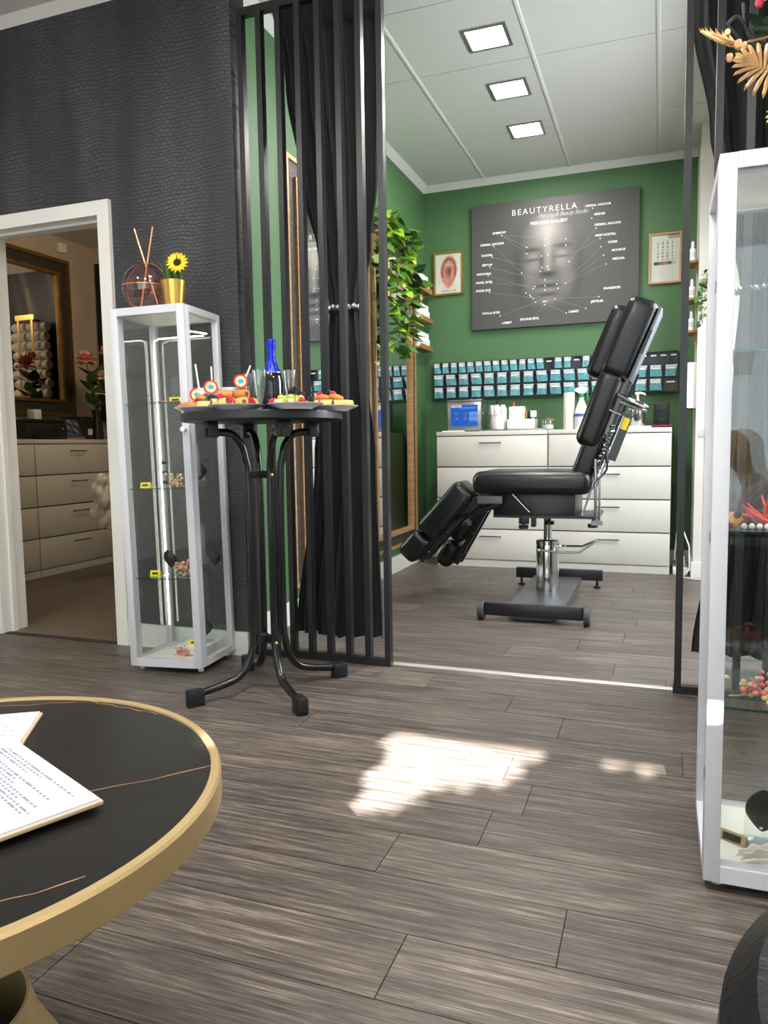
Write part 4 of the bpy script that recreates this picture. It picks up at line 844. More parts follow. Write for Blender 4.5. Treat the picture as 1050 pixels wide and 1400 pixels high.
obj('side_brace', MB().cyl((-0.80, 4.27, 0.67), (-0.69, 4.27, 0.555), 0.006), 'chrome', CH, **W_)
obj('tilt_knob', MB().cyl((-1.075, 4.22, 0.475), (-1.045, 4.20, 0.49), 0.006).cyl((-1.045, 4.20, 0.49), (-1.025, 4.19, 0.50), 0.022), 'black_plastic', CH, **W_)
obj('seat_flap', MB().rbox((-0.99, 4.23, 0.60), (-0.84, 4.25, 0.65), 0.01, 3), 'vinyl_grey', CH, **W_)

# ================================================================ bistro table
BX, BY, BZ = -1.418, 2.53, 1.078
BT = thing('bistro_table', 'tall round black bistro table with bent tube legs', 'table', (BX, BY, 0))
obj('table_top', MB().lathe([(0, BZ-0.034), (0.292, BZ-0.034), (0.302, BZ-0.028), (0.302, BZ-0.006), (0.296, BZ), (0, BZ)], 64), pbr('table_black', sc(26, 27, 31), 0.42), BT)
for a in (-126, -41, 51, 137):
    a = math.radians(a); ca, sa = math.cos(a), math.sin(a)
    def P(r, z): return (r*ca, r*sa, z)
    pr = [(0.205, 1.005), (0.15, 1.004), (0.118, 0.992), (0.088, 0.955), (0.074, 0.90), (0.066, 0.85), (0.062, 0.6), (0.062, 0.28), (0.066, 0.2), (0.085, 0.13), (0.12, 0.083), (0.16, 0.065), (0.225, 0.052), (0.292, 0.043)]
    lg = obj('leg', MB().tube(smooth([P(*q) for q in pr], 3), 0.0145, 12), 'black_gloss', BT)
    obj('foot_cap', MB().rbox((0.272, -0.021, 0.0), (0.335, 0.021, 0.062), 0.006, 2, M=Matrix.Rotation(a, 4, 'Z')), 'black_plastic', lg)
    obj('top_bracket', MB().rbox((0.185, -0.024, 0.985), (0.225, 0.024, BZ-0.034), 0.005, 2, M=Matrix.Rotation(a, 4, 'Z')), 'black_metal', lg)
    obj('bracket_cap', MB().cyl((0.226*ca, 0.226*sa, 1.005), (0.232*ca, 0.232*sa, 1.005), 0.017), 'black_plastic', lg)
for z in (0.845, 0.205):
    cl = obj('clamp_cross', MB().box((-0.07, -0.009, z-0.014), (0.07, 0.009, z+0.014), M=Matrix.Rotation(math.radians(50), 4, 'Z')).box((-0.07, -0.009, z-0.014), (0.07, 0.009, z+0.014), M=Matrix.Rotation(math.radians(140), 4, 'Z')), 'black_metal', BT)
    a = math.radians(-41); obj('bolt', MB().ball((0.079*math.cos(a), 0.079*math.sin(a), z), 0.007, 8), 'gold', cl)

# plates and food
PL = [('white plate of rolls at the left edge of the bistro table', -1.60, 2.40), ('white plate of rolls and berries below the party straws', -1.405, 2.325), ('white plate of grapes and berries in front of the right flute', -1.195, 2.365), ('white plate of wraps sticking out over the right edge of the bistro table', -1.16, 2.60)]
for i, (lab, x, y) in enumerate(PL):
    tag(obj('plate', MB().lathe([(0, 0), (0.058, 0), (0.062, 0.004), (0.098, 0.018), (0.1, 0.021), (0.095, 0.0205), (0.06, 0.008), (0, 0.006)], 40), 'porcelain', M=Matrix.Translation((x, y, BZ))), lab, 'plate', 'plates on the bistro table')
pbr('pastry', sc(222, 178, 112), 0.6, var=0.25, scale=30, bump=0.2, bscale=50); pbr('pastry_brown', sc(196, 124, 58), 0.55, var=0.3, scale=30, bump=0.2, bscale=50); pbr('filling', sc(128, 84, 52), 0.7, var=0.3, scale=60)
pbr('raspberry', sc(196, 30, 60), 0.4, var=0.2, scale=80); pbr('blackberry', sc(26, 26, 40), 0.35, var=0.3, scale=80); pbr('grape', sc(166, 180, 72), 0.25, var=0.15, scale=20); pbr('cheese', sc(244, 222, 160), 0.5); pbr('ham', sc(228, 140, 110), 0.5, var=0.2, scale=30)
def berry(r, mat, bumps=True):
    b = MB()
    if bumps:
        for i in range(5):
            t = PI*(i+0.5)/5; m_ = max(1, round(8*math.sin(t)))
            for k in range(m_): w = 2*PI*(k+0.5*(i % 2))/m_; b.ball((r*0.72*math.sin(t)*math.cos(w), r*0.72*math.sin(t)*math.sin(w), r*0.8*math.cos(t)), r*0.36, 6)
    else: b.ball((0, 0, 0), r, 12, (1, 1, 1.12))
    me = b.mesh('berry'); me.materials.append(MAT[mat]); me.polygons.foreach_set('use_smooth', [True]*len(me.polygons)); return me
RB, KB, GR = berry(0.0125, 'raspberry'), berry(0.0125, 'blackberry'), berry(0.012, 'grape', False)
def ordw(k, n): return {2: ['left', 'right'], 3: ['left', 'middle', 'right'], 4: ['leftmost', 'second from left', 'third from left', 'rightmost']}.get(n, ['leftmost', 'second', 'third', 'fourth', 'fifth', 'rightmost'])[k]
def seq(items): return [(it, ordw(sorted(items).index(it), len(items))) for it in items]
def roll_thing(loc, rz, label, group, l=0.045, r=0.015, tilt=0.0, mat='pastry'):
    t = thing('pastry_roll', label, 'pastry', loc, 0, group); M = Matrix.Rotation(rz, 4, 'Z') @ Matrix.Rotation(tilt, 4, 'Y')
    obj('dough', MB().lathe([(r*0.55, -l/2), (r*0.95, -l/2), (r, -l*0.35), (r*1.05, 0), (r, l*0.35), (r*0.95, l/2), (r*0.55, l/2)], 14, M=M @ Matrix.Rotation(PI/2, 4, 'Y')), mat, t)
    obj('filling', MB().lathe([(0, -l/2+0.003), (r*0.6, -l/2+0.003), (r*0.6, l/2-0.003), (0, l/2-0.003)], 10, M=M @ Matrix.Rotation(PI/2, 4, 'Y')), 'filling', t)
def wrap_obj(loc, rz, label, group, l=0.085):
    pts = [(-l/2+l*k/6, 0.006*math.sin(k*1.1), 0.010*math.sin(PI*k/6)) for k in range(7)]
    tag(obj('filled_wrap', MB().tube(pts, [0.008, 0.012, 0.014, 0.014, 0.013, 0.012, 0.008], 10, flat=0.75), 'pastry_brown', M=TR(loc[0], loc[1], loc[2], rz)), label, 'pastry', group)
def sph(name, me, loc, label, cat, group): tag(obj(name, me, None, M=Matrix.Translation(loc) @ Euler((loc[0]*50, loc[1]*70, 0)).to_matrix().to_4x4()), label, cat, group)
zp = BZ + 0.02
x, y = PL[0][1:]
for (dx, dy, rz), wd_ in seq(((-0.035, -0.03, 0.3), (-0.03, 0.0, 0.15), (-0.025, 0.03, 0.4))): wrap_obj((x+dx, y+dy, zp+0.002), rz, 'brown filled wrap on the plate at the left edge of the bistro table, '+wd_, 'wraps on the left plate')
for (dx, dy, rz), wd_ in seq(((0.04, -0.045, 0.5), (0.055, -0.005, 1.2), (0.03, 0.04, 0.8))): roll_thing((x+dx, y+dy, zp+0.006), rz, 'pale pastry roll on the plate at the left edge of the bistro table, '+wd_, 'pastry rolls on the left plate')
wrap_obj((x+0.0, y-0.005, zp+0.03), -0.5, 'brown filled wrap lying on top of the heap on the left plate', 'top of the left plate', 0.07)
tag(obj('salad_leaf', MB().leaf((x-0.01, y+0.01, zp+0.04), (1, 0.1, 0.3), (0, 0, 1), 0.06, 0.035), pbr('salad', sc(150, 178, 84), 0.5), solid=0.001), 'pale green leaf on the heap of the left plate', 'leaf')
sph('blackberry', KB, (x+0.045, y+0.0, zp+0.035), 'dark berry on the heap of the left plate', 'berry', 'berry on left plate')
x, y = PL[1][1:]
for (dx, dy, rz, tl), wd_ in seq(((-0.05, -0.04, 0.9, 0), (-0.005, -0.055, 0.3, 0), (0.045, -0.045, -0.6, 0), (0.06, 0.005, -0.9, 0), (-0.05, 0.015, 1.2, 0), (0.0, -0.01, 0.2, 0))): roll_thing((x+dx, y+dy, zp+0.006), rz, 'golden pastry roll on the plate below the straws, '+wd_, 'pastry rolls on the second plate', 0.05, 0.0165)
for (dx, dy, rz), wd_ in seq(((-0.03, -0.02, 0.4), (0.03, -0.015, -0.3))): roll_thing((x+dx, y+dy, zp+0.035), rz, 'golden pastry roll lying on top of the second plate, '+wd_, 'top pastry rolls on the second plate', 0.05, 0.0165, 0.0, 'pastry_brown')
for (dx, dy, dz), wd_ in seq(((-0.03, -0.055, 0.02), (0.075, -0.03, 0.004), (0.015, -0.072, 0.008))): sph('raspberry', RB, (x+dx, y+dy, zp+dz+0.006), 'red raspberry among the rolls on the second plate, '+wd_, 'berry', 'raspberries on the second plate')
x, y = PL[2][1:]
rr_ = random.Random(4)
for k in range(11):
    a = 2*PI*k/11; sph('grape', GR, (x+0.045*math.cos(a)*rr_.uniform(.5, 1.1), y-0.02+0.04*math.sin(a), zp+0.006+0.012*(k % 2)), 'green grape heaped on the plate in front of the right flute', 'grape', 'grapes on the third plate')
for dx, dy, dz in ((-0.07, 0.0, 0.004), (-0.055, 0.02, 0.025), (-0.03, 0.03, 0.04), (-0.01, 0.02, 0.045), (-0.04, 0.045, 0.02), (0.005, 0.04, 0.03), (0.07, -0.02, 0.006)): sph('blackberry', KB, (x+dx, y+dy, zp+dz+0.004), 'dark blackberry heaped on the plate in front of the right flute', 'berry', 'blackberries on the third plate')
for (dx, dy), wd_ in seq(((-0.075, -0.03), (-0.055, -0.05), (0.05, -0.05))): sph('raspberry', RB, (x+dx, y+dy, zp+0.006), 'red raspberry at the rim of the grape plate, '+wd_, 'berry', 'raspberries on the third plate')
for (dx, dy, rz), wd_ in seq(((-0.02, -0.068, 0.2), (0.02, -0.07, 0.7), (-0.038, -0.06, 0.5))): tag(obj('cheese_cube', MB().rbox((-0.009, -0.009, -0.009), (0.009, 0.009, 0.009), 0.002, 2), 'cheese', M=TR(x+dx, y+dy, zp+0.004, rz)), 'small pale cheese cube at the front of the grape plate, '+wd_, 'cheese', 'cheese cubes on the third plate')
x, y = PL[3][1:]
for (dx, dy, rz), wd_ in seq(((-0.05, -0.06, 0.15), (0.005, -0.06, 0.1), (0.05, -0.04, 0.5), (0.06, 0.0, 0.9))): roll_thing((x+dx, y+dy, zp+0.006), rz, 'pale pastry roll on the plate at the right table edge, '+wd_, 'pastry rolls on the right plate')
for (dx, dy, rz), wd_ in seq(((-0.03, -0.02, -0.1), (0.02, -0.03, -0.25), (-0.02, 0.02, 0.2))): wrap_obj((x+dx, y+dy, zp+0.024), rz, 'orange brown wrap lying over the rolls on the right plate, '+wd_, 'wraps on the right plate')
for (dx, dy), wd_ in seq(((0.0, 0.01), (-0.05, 0.0))): sph('raspberry', RB, (x+dx, y+dy, zp+0.045), 'red raspberry on top of the right plate, '+wd_, 'berry', 'raspberries on the right plate')
sph('blackberry', KB, (x-0.02, y+0.02, zp+0.05), 'dark blackberry on top of the right plate', 'berry', 'blackberry on the right plate')
# cups with straws
pbr('tag_red', sc(222, 40, 36), 0.45); pbr('tag_yellow', sc(250, 226, 150), 0.5); pbr('tag_blue', sc(70, 150, 210), 0.5); pbr('cup_blue', sc(70, 92, 140), 0.4)
CUPS = [('white paper cup nearest the glass cabinet', -1.665, 2.535), ('white paper cup beside the party straw with the single tag', -1.565, 2.56)]
for lab, x, y in CUPS:
    t = thing('paper_cup', lab, 'cup', (x, y, BZ), 0, 'paper cups on the bistro table')
    obj('cup_wall', MB().lathe([(0, 0), (0.038, 0), (0.047, 0.096), (0.0495, 0.097), (0.0495, 0.101), (0.0455, 0.101), (0.037, 0.003), (0, 0.003)], 28), 'paper_white', t)
    obj('printed_band', MB().lathe([(0.0392, 0.01), (0.0452, 0.072)], 28), 'cup_blue', t)
def straw(label, foot, top, ctr, r=0.027):
    t = thing('party_straw', label, 'straw', foot, 0, 'party straws in the paper cups'); f = Vector(foot)
    obj('straw_tube', MB().tube([f, Vector(foot).lerp(Vector(top), 0.5), top], 0.0035, 8), 'white_plastic', t, world=True)
    M = Matrix.Translation(ctr) @ Matrix.Rotation(PI/2 - 0.1, 4, 'X') @ Matrix.Rotation(0.5, 4, 'Y')
    tg = obj('paper_tag', MB().lathe([(0, -0.001), (r, -0.001), (r, 0.001), (0, 0.001)], 28, M=M), 'tag_red', t, world=True)
    obj('tag_face', MB().lathe([(0, 0.0013), (r*0.74, 0.0013), (r*0.74, 0.0011)], 28, M=M), 'tag_yellow', tg, world=True)
    obj('tag_motif', MB().prism([(r*0.5*math.cos(a)*(0.7+0.5*(k % 2)), r*0.38*math.sin(a)*(0.7+0.5*(k % 2))) for k, a in enumerate([2*PI*i/10 for i in range(10)])], 0.0014, 0.0018, 'z', M=M), 'tag_blue', tg, world=True)
straw('party straw with a red round tag standing left in the cup by the cabinet', (-1.685, 2.535, BZ+0.004), (-1.695, 2.51, BZ+0.195), (-1.676, 2.485, BZ+0.075))
straw('party straw with a red round tag standing right in the cup by the cabinet', (-1.645, 2.55, BZ+0.004), (-1.637, 2.53, BZ+0.185), (-1.622, 2.50, BZ+0.103))
straw('party straw with a red round tag leaning right beside the empty flutes', (-1.57, 2.56, BZ+0.004), (-1.475, 2.55, BZ+0.182), (-1.505, 2.525, BZ+0.122))
# sparkling wine and flutes
t = thing('wine_bottle', 'dark sparkling wine bottle with blue foil neck on the bistro table', 'bottle', (-1.425, 2.625, BZ))
obj('bottle_glass', MB().lathe([(0, 0), (0.04, 0), (0.043, 0.006), (0.043, 0.125), (0.036, 0.155), (0.022, 0.185), (0.0155, 0.21), (0.0155, 0.265), (0, 0.265)], 28), pbr('bottle_dark', sc(14, 22, 18), 0.08, spec=0.7), t)
pbr('foil_blue', sc(34, 52, 190), 0.28, metal=0.7, bump=0.3, bscale=90)
obj('foil', MB().lathe([(0.0355, 0.160), (0.0225, 0.187), (0.0165, 0.211), (0.0165, 0.255), (0.019, 0.262), (0.019, 0.28), (0.0165, 0.286), (0, 0.288)], 28), 'foil_blue', t)
obj('neck_label', MB().lathe([(0.0366, 0.157), (0.0364, 0.1605)], 28), 'steel', t)
for lab, x, y in (('clear plastic flute in front of the blue foil bottle', -1.415, 2.51), ('clear plastic flute right of the blue foil bottle', -1.325, 2.58), ('clear plastic flute behind the leaning party straw', -1.52, 2.62)):
    tag(obj('champagne_flute', MB().lathe([(0, 0), (0.028, 0), (0.028, 0.003), (0.006, 0.006), (0.008, 0.02), (0.02, 0.09), (0.027, 0.16), (0.0262, 0.16), (0.019, 0.09), (0.006, 0.02), (0, 0.018)], 20), 'clear_plastic', M=Matrix.Translation((x, y, BZ))), lab, 'flute', 'plastic flutes on the bistro table')

# ================================================================ left glass cabinet
pbr('shelf_white', sc(240, 238, 228), 0.4)
def cabinet(label, M, w, d, h, shelves, knob_x, group, led):
    t = thing('glass_cabinet', label, 'cabinet', (0, 0, 0), 0, group); t.matrix_local = M; WM[t.name] = M.copy(); p = 0.028; z0 = 0.022
    for x in (0, w-p):
        for y in (0.022, d-p): obj('post', MB().rbox((x, y, z0), (x+p, y+p, h), 0.002, 2), 'white_lacquer', t)
    for y in (0.022, d-p):
        for z in (z0, h-p): obj('rail', MB().box((p, y, z), (w-p, y+p, z+p)), 'white_lacquer', t)
    for x in (0, w-p):
        for z in (z0, h-p): obj('rail', MB().box((x, 0.022+p, z), (x+p, d-p, z+p)), 'white_lacquer', t)
    obj('floor_panel', MB().box((p, 0.022+p, z0+0.008), (w-p, d-p, z0+p-0.002)), 'shelf_white', t)
    obj('top_panel', MB().box((p, 0.022+p, h-p+0.004), (w-p, d-p, h-0.006)), 'shelf_white', t)
    for x in (p*0.5-0.002, w-p*0.5-0.002): obj('side_pane', MB().box((x, 0.022+p, z0+p), (x+0.004, d-p, h-p)), 'pane', t)
    obj('back_pane', MB().box((p, d-p*0.5-0.002, z0+p), (w-p, d-p*0.5+0.002, h-p)), 'pane', t)
    dr = obj('door_frame', MB().rbox((0, 0, z0), (p*1.15, 0.018, h), 0.002, 2).rbox((w-p*1.15, 0, z0), (w, 0.018, h), 0.002, 2).box((p*1.15, 0, z0), (w-p*1.15, 0.018, z0+p*1.25)).box((p*1.15, 0, h-p*1.1), (w-p*1.15, 0.018, h)), 'white_lacquer', t)
    obj('door_pane', MB().box((p*1.15, 0.007, z0+p*1.25), (w-p*1.15, 0.011, h-p*1.1)), 'pane', dr)
    obj('knob', MB().lathe([(0, 0), (0.006, 0), (0.006, 0.012), (0.011, 0.016), (0.011, 0.026), (0, 0.028)], 14, M=Matrix.Translation((knob_x, 0.0, 1.02)) @ Matrix.Rotation(PI/2, 4, 'X')), 'white_plastic', dr)
    for z in (0.25, h*0.5, h-0.25): obj('hinge', MB().cyl((0.002 if knob_x > w/2 else w-0.002, 0.020, z-0.012), (0.002 if knob_x > w/2 else w-0.002, 0.020, z+0.012), 0.004), 'steel', t)
    for x in (0.03, w-0.03):
        for y in (0.045, d-0.03): obj('foot', MB().cyl((x, y, 0), (x, y, z0), 0.012), 'white_plastic', t)
    for z in shelves:
        s = obj('glass_shelf', MB().box((0.016, 0.03, z-0.005), (w-0.016, d-0.02, z)), 'shelf_glass', t)
        obj('shelf_edge', MB().box((0.016, 0.0285, z-0.0055), (w-0.016, 0.03, z+0.0005)), 'glass_edge', s)
        for x in (0.016, w-0.016): obj('shelf_clip', MB().cbox((x, 0.045, z-0.008), (0.012, 0.014, 0.014)), 'chrome', s)
    for pts in led: obj('led_strip', MB().tube(pts, 0.0032, 6), 'led', t)
    return t
ML = Matrix.Translation((-2.118, 2.575, 0)) @ Matrix.Rotation(-0.018, 4, 'Y') @ Matrix.Rotation(math.radians(5), 4, 'Z')
w, d, h = 0.338, 0.315, 1.525
cabinet('white framed glass cabinet lit inside, beside the doorway, with a sunflower pot on top', ML, w, d, h, (1.137, 0.781, 0.398), w-0.016, 'glass display cabinets',
        [[(0.034, d-0.05, 0.14), (0.034, d-0.05, 1.40), (0.036, d-0.05, 1.425), (0.06, d-0.05, 1.435), (w-0.06, d-0.045, 1.435)], [(w-0.036, 0.085, 0.12), (w-0.036, 0.085, 1.40), (w-0.036, 0.10, 1.43), (w-0.036, d-0.06, 1.44)]])
pbr('tag_bright', sc(246, 226, 20), 0.5); pbr('dry_flower', sc(206, 160, 128), 0.8, var=0.3, scale=40); pbr('pink_flower', sc(232, 130, 126), 0.7, var=0.25, scale=40); pbr('cream_flower', sc(222, 204, 150), 0.8, var=0.2, scale=40)
def inL(x, y, z, rz=0.0): return ML @ TR(x, y, z, rz)
def price_tag(label, M, w_=0.045):
    t = thing('price_tag', label, 'price tag', (0, 0, 0), 0, 'yellow price tags in the glass cabinet'); t.matrix_local = M; WM[t.name] = M.copy()
    obj('tag_card', MB().prism([(0.012, 0), (-0.012, 0), (-0.004, 0.024), (0.0, 0.024), (0.012, 0.002)], -w_/2, w_/2, 'x'), 'tag_bright', t)
    obj('printed_line', MB().prism([(-0.0105, 0.008), (-0.0078, 0.016), (-0.0083, 0.0162), (-0.011, 0.0082)], -w_*0.3, w_*0.3, 'x'), 'black_plastic', t)
def posy(label, M, n, s, mats, rnd, group='dried flower bunches in the glass cabinets', tall=0.05):
    t = thing('dried_flowers', label, 'flowers', (0, 0, 0), 0, group); t.matrix_local = M; WM[t.name] = M.copy()
    for k in range(n):
        q = (rnd.gauss(0, s*0.45), rnd.gauss(0, s*0.3), abs(rnd.gauss(tall*0.35, tall*0.3))+0.006)
        obj('bloom', MB().ball(q, rnd.uniform(0.0055, 0.0085), 7, (1, 1, 0.8)), rnd.choice(mats), t)
    obj('stems', MB().tube([(-s*1.1, 0, 0.003), (0, 0, 0.012), (s*0.4, 0.0, tall)], 0.0018, 5).tube([(s*1.2, 0.005, 0.003), (0, 0, 0.01), (-s*0.4, 0.0, tall*0.8)], 0.0018, 5), 'dry_flower', t)
def ear_stand(label, M, tilt=0.25, s=1.0):
    t = thing('jewellery_stand', label, 'display stand', (0, 0, 0), 0, 'ear display stands in the glass cabinets'); t.matrix_local = M; WM[t.name] = M.copy()
    R = Matrix.Rotation(tilt, 4, 'X')
    obj('acrylic_foot', MB().rbox((-0.03*s, -0.035*s, 0), (0.03*s, 0.03*s, 0.003), 0.001, 2).box((-0.026*s, 0.012*s, 0.003), (0.026*s, 0.015*s, 0.075*s), M=R), 'clear_plastic', t)
    ear = obj('silicone_ear', MB().grid(lambda u, v: tuple(R @ Vector(((0.030*s*(1-0.25*(v < 0.4)*(0.4-v)*2.5)*math.sin(PI*min(1, max(0, v*0.98+0.01)))**0.7*math.cos(2*PI*u)) + 0.004*math.sin(4*v), 0.002*s + 0.011*s*math.sin(2*PI*u)*math.sin(PI*v), 0.03*s + 0.085*s*v))), 20, 12, True), 'leather', t)
    for k, (a, b) in enumerate(((0.006, 0.098), (0.014, 0.088), (-0.004, 0.05))): obj('ear_stud', MB().ball(tuple(R @ Vector((a*s, -0.011*s, b*s))), 0.003*s, 7), 'chrome', ear)
rf = random.Random(21)
price_tag('yellow price tag on the top shelf of the lit glass cabinet', inL(0.225, 0.10, 1.137, 0.4), 0.05)
price_tag('yellow price tag on the middle shelf of the lit glass cabinet', inL(0.08, 0.07, 0.781, 0.05)); price_tag('yellow price tag on the lowest glass shelf of the lit cabinet', inL(0.09, 0.09, 0.398, 0.1)); price_tag('yellow price tag on the white block at the cabinet bottom', inL(0.235, 0.13, 0.088, 0.1), 0.04)
posy('flat pink coral twig on the top shelf of the lit glass cabinet', inL(0.14, 0.12, 1.137), 7, 0.04, ['pink_flower'], rf, tall=0.012)
posy('cream dried flower bunch with a pink sprig on the middle cabinet shelf', inL(0.20, 0.10, 0.781), 26, 0.04, ['cream_flower', 'cream_flower', 'dry_flower', 'pink_flower'], rf, tall=0.06)
posy('pink and cream dried flower ball on the lowest glass shelf of the lit cabinet', inL(0.225, 0.10, 0.398), 34, 0.045, ['pink_flower', 'cream_flower', 'dry_flower'], rf, tall=0.075)
posy('pink flower twig lying on the white cabinet bottom before the block', inL(0.20, 0.085, 0.05), 16, 0.04, ['pink_flower', 'pink_flower', 'dry_flower'], rf, tall=0.05)
ear_stand('round black ear display on clear acrylic, right side of the middle cabinet shelf', inL(0.285, 0.16, 0.781, 0.5), 0.15, 0.9)
ear_stand('tilted black ear display on clear acrylic on the lowest glass shelf', inL(0.14, 0.14, 0.398, 0.1), 0.3, 1.0)
ear_stand('black ear display on clear acrylic standing on the white block', inL(0.26, 0.19, 0.088, 0.3), 0.2, 0.95)
ear_stand('black ear display at the right back of the lowest glass shelf', inL(0.295, 0.235, 0.398, 0.6), 0.1, 0.8)
tag(obj('display_block', MB().rbox((0.16, 0.10, 0.0), (0.305, 0.275, 0.038), 0.003, 2), 'shelf_white', M=inL(0, 0, 0.05)), 'flat white display block on the bottom of the lit glass cabinet', 'block')
def card_stand(label, M, n, dark):
    t = thing('piercing_card', label, 'display stand', (0, 0, 0), 0, 'acrylic piercing cards in the glass cabinet'); t.matrix_local = M; WM[t.name] = M.copy()
    obj('acrylic_card', MB().rbox((-0.022, 0, 0), (0.022, 0.003, 0.115), 0.001, 2).box((-0.02, 0.003, 0), (0.02, 0.03, 0.003)), 'clear_plastic', t)
    for k in range(n):
        z = 0.02 + 0.085*k/max(1, n-1)
        if dark: obj('sample_tag', MB().box((-0.013, -0.003, z-0.006), (0.013, 0, z+0.006)), 'black_plastic', t)
        else: obj('sample_stud', MB().ball((-0.012, -0.002, z), 0.0025, 6).ball((0.012, -0.002, z), 0.0025, 6), 'chrome', t)
card_stand('clear card with rows of small studs on the top cabinet shelf', inL(0.195, 0.16, 1.137), 6, False)
card_stand('clear card with three black tags on the middle cabinet shelf', inL(0.145, 0.12, 0.781), 3, True)
# things on top of the cabinet
t = thing('reed_diffuser', 'round rose glass diffuser with two crossed copper reeds on the lit cabinet', 'diffuser', (-2.05, 2.70, h+0.003)); r = 0.1
prof = [(r*math.sin(PI*k/24), r - r*math.cos(PI*k/24)) for k in range(2, 23)]
obj('glass_globe', MB().lathe([(0, prof[0][1])] + prof, 36), 'rose_glass', t)
obj('copper_band', MB().lathe([(r+0.0015, r-0.0022), (r+0.0015, r+0.0022)], 36).tube([(1.012*r*math.cos(2*PI*k/40), 0, r+1.012*r*math.sin(2*PI*k/40)) for k in range(40)], 0.0016, 6, closed=True), 'copper', t)
tag(obj('copper_reed', MB().tube([(-2.045-0.038, 2.70, h+0.018), (-2.045+0.046, 2.69, h+0.345)], 0.0048, 8), 'copper'), 'copper reed in the round diffuser, leaning to the right at its top', 'reed', 'reeds of the diffuser')
tag(obj('copper_reed', MB().tube([(-2.045+0.050, 2.705, h+0.018), (-2.045-0.066, 2.715, h+0.355)], 0.0048, 8), 'copper'), 'copper reed in the round diffuser, leaning to the left at its top', 'reed', 'reeds of the diffuser')
t = thing('potted_grass', 'gold pot of artificial grass with a sunflower on the lit cabinet', 'plant', (-1.895, 2.675, h+0.006))
obj('pot', MB().lathe([(0, 0), (0.040, 0), (0.053, 0.104), (0.055, 0.106), (0.052, 0.106), (0.050, 0.095), (0, 0.09)], 32), pbr('pot_gold', sc(214, 178, 96), 0.28, metal=0.9), t)
rg = random.Random(2); pbr('grass_a', sc(92, 142, 50), 0.5); pbr('grass_b', sc(58, 98, 44), 0.5)
for k in range(46):
    a = rg.uniform(0, 2*PI); r0 = rg.uniform(0.005, 0.045); lean = rg.uniform(0.01, 0.065); hh = rg.uniform(0.05, 0.125); ca, sa = math.cos(a), math.sin(a); wd = 0.0045
    b0 = Vector((r0*ca, r0*sa, 0.09)); b1 = b0 + Vector((lean*0.35*ca, lean*0.35*sa, hh*0.6)); b2 = b0 + Vector((lean*ca, lean*sa, hh)); s_ = Vector((-sa, ca, 0))*wd
    obj('grass_blade', MB().add([b0-s_, b0+s_, b1+s_*0.8, b1-s_*0.8, b2], [(0, 1, 2, 3), (3, 2, 4)]), rg.choice(['grass_a', 'grass_b']), t, sharp=None)
SF = Matrix.Translation((0.052, -0.045, 0.165)) @ Euler((1.25, 0, 0.35)).to_matrix().to_4x4()
obj('sunflower_stem', MB().tube([(0.02, 0, 0.09), (0.035, -0.015, 0.13), tuple(SF @ Vector((0, 0, -0.006)))], 0.003, 6), 'grass_b', t)
sf = obj('sunflower_head', MB().lathe([(0, 0.008), (0.010, 0.007), (0.016, 0.003), (0.016, -0.004), (0, -0.006)], 20, M=SF), pbr('seed_brown', sc(36, 24, 16), 0.9, bump=0.5, bscale=200), t)
pbr('petal_yellow', sc(252, 202, 18), 0.5, var=0.08, scale=60)
for ring_, (n_, l_) in enumerate(((15, 0.036), (15, 0.032))):
    for k in range(n_):
        a = 2*PI*(k+0.5*ring_)/n_; q = Vector((math.cos(a), math.sin(a), 0))
        obj('petal', MB().leaf(tuple(SF @ (q*0.012 + Vector((0, 0, 0.002*ring_)))), SF.to_3x3() @ (q + Vector((0, 0, 0.12+0.15*ring_))), SF.to_3x3() @ Vector((0, 0, 1)), l_, 0.013, 0.2), 'petal_yellow', sf, M=Matrix.Identity(4), sharp=None)
obj('red_bud', MB().ball((0.012, -0.02, 0.178), 0.006, 8), 'cap_red', t)
# ================================================================ right glass cabinet
MR = Matrix.Translation((0.100, 1.645, 0)); w2_, d2_, h2_ = 0.40, 0.345, 1.503
cr_ = cabinet('white framed glass cabinet at the right with red coral and pink flowers on its shelves', MR, w2_, d2_, h2_, (1.13, 0.763, 0.393), 0.378, 'glass display cabinets',
        [[(0.021, 0.20, 0.40), (0.021, 0.20, 1.385), (0.022, 0.21, 1.41), (0.024, 0.30, 1.43)], [(w2_-0.034, d2_-0.04, 0.1), (w2_-0.034, d2_-0.04, 1.40)]])
obj('side_knob', MB().rbox((-0.014, d2_-0.03, 0.955), (0.001, d2_-0.005, 0.98), 0.003, 2), 'white_plastic', cr_)
def inR(x, y, z, rz=0.0): return MR @ TR(x, y, z, rz)
# coral, shell and pearls on the middle shelf
pbr('coral_red', sc(226, 84, 80), 0.5, var=0.2, scale=30); pbr('pearl', sc(236, 232, 228), 0.2, spec=0.7); pbr('amber', sc(226, 160, 50), 0.35, var=0.2, scale=30)
t = thing('red_coral', 'branching red coral on the middle shelf of the right cabinet', 'coral', (0, 0, 0)); t.matrix_local = inR(0.115, 0.12, 0.763); WM[t.name] = inR(0.115, 0.12, 0.763)
rc = random.Random(6)
for k in range(12):
    a = rc.uniform(-0.5, 3.6); p0 = Vector((rc.uniform(-0.01, 0.03), 0, 0.006)); q = [p0]
    for j in range(4): q.append(q[-1] + Vector((0.020*math.cos(a), rc.uniform(-0.014, 0.014), 0.012*abs(math.sin(a)) + rc.uniform(-0.003, 0.009)))); a += rc.uniform(-0.5, 0.5)
    obj('coral_branch', MB().tube(q, [0.005, 0.0045, 0.004, 0.003, 0.002], 6), 'coral_red', t)
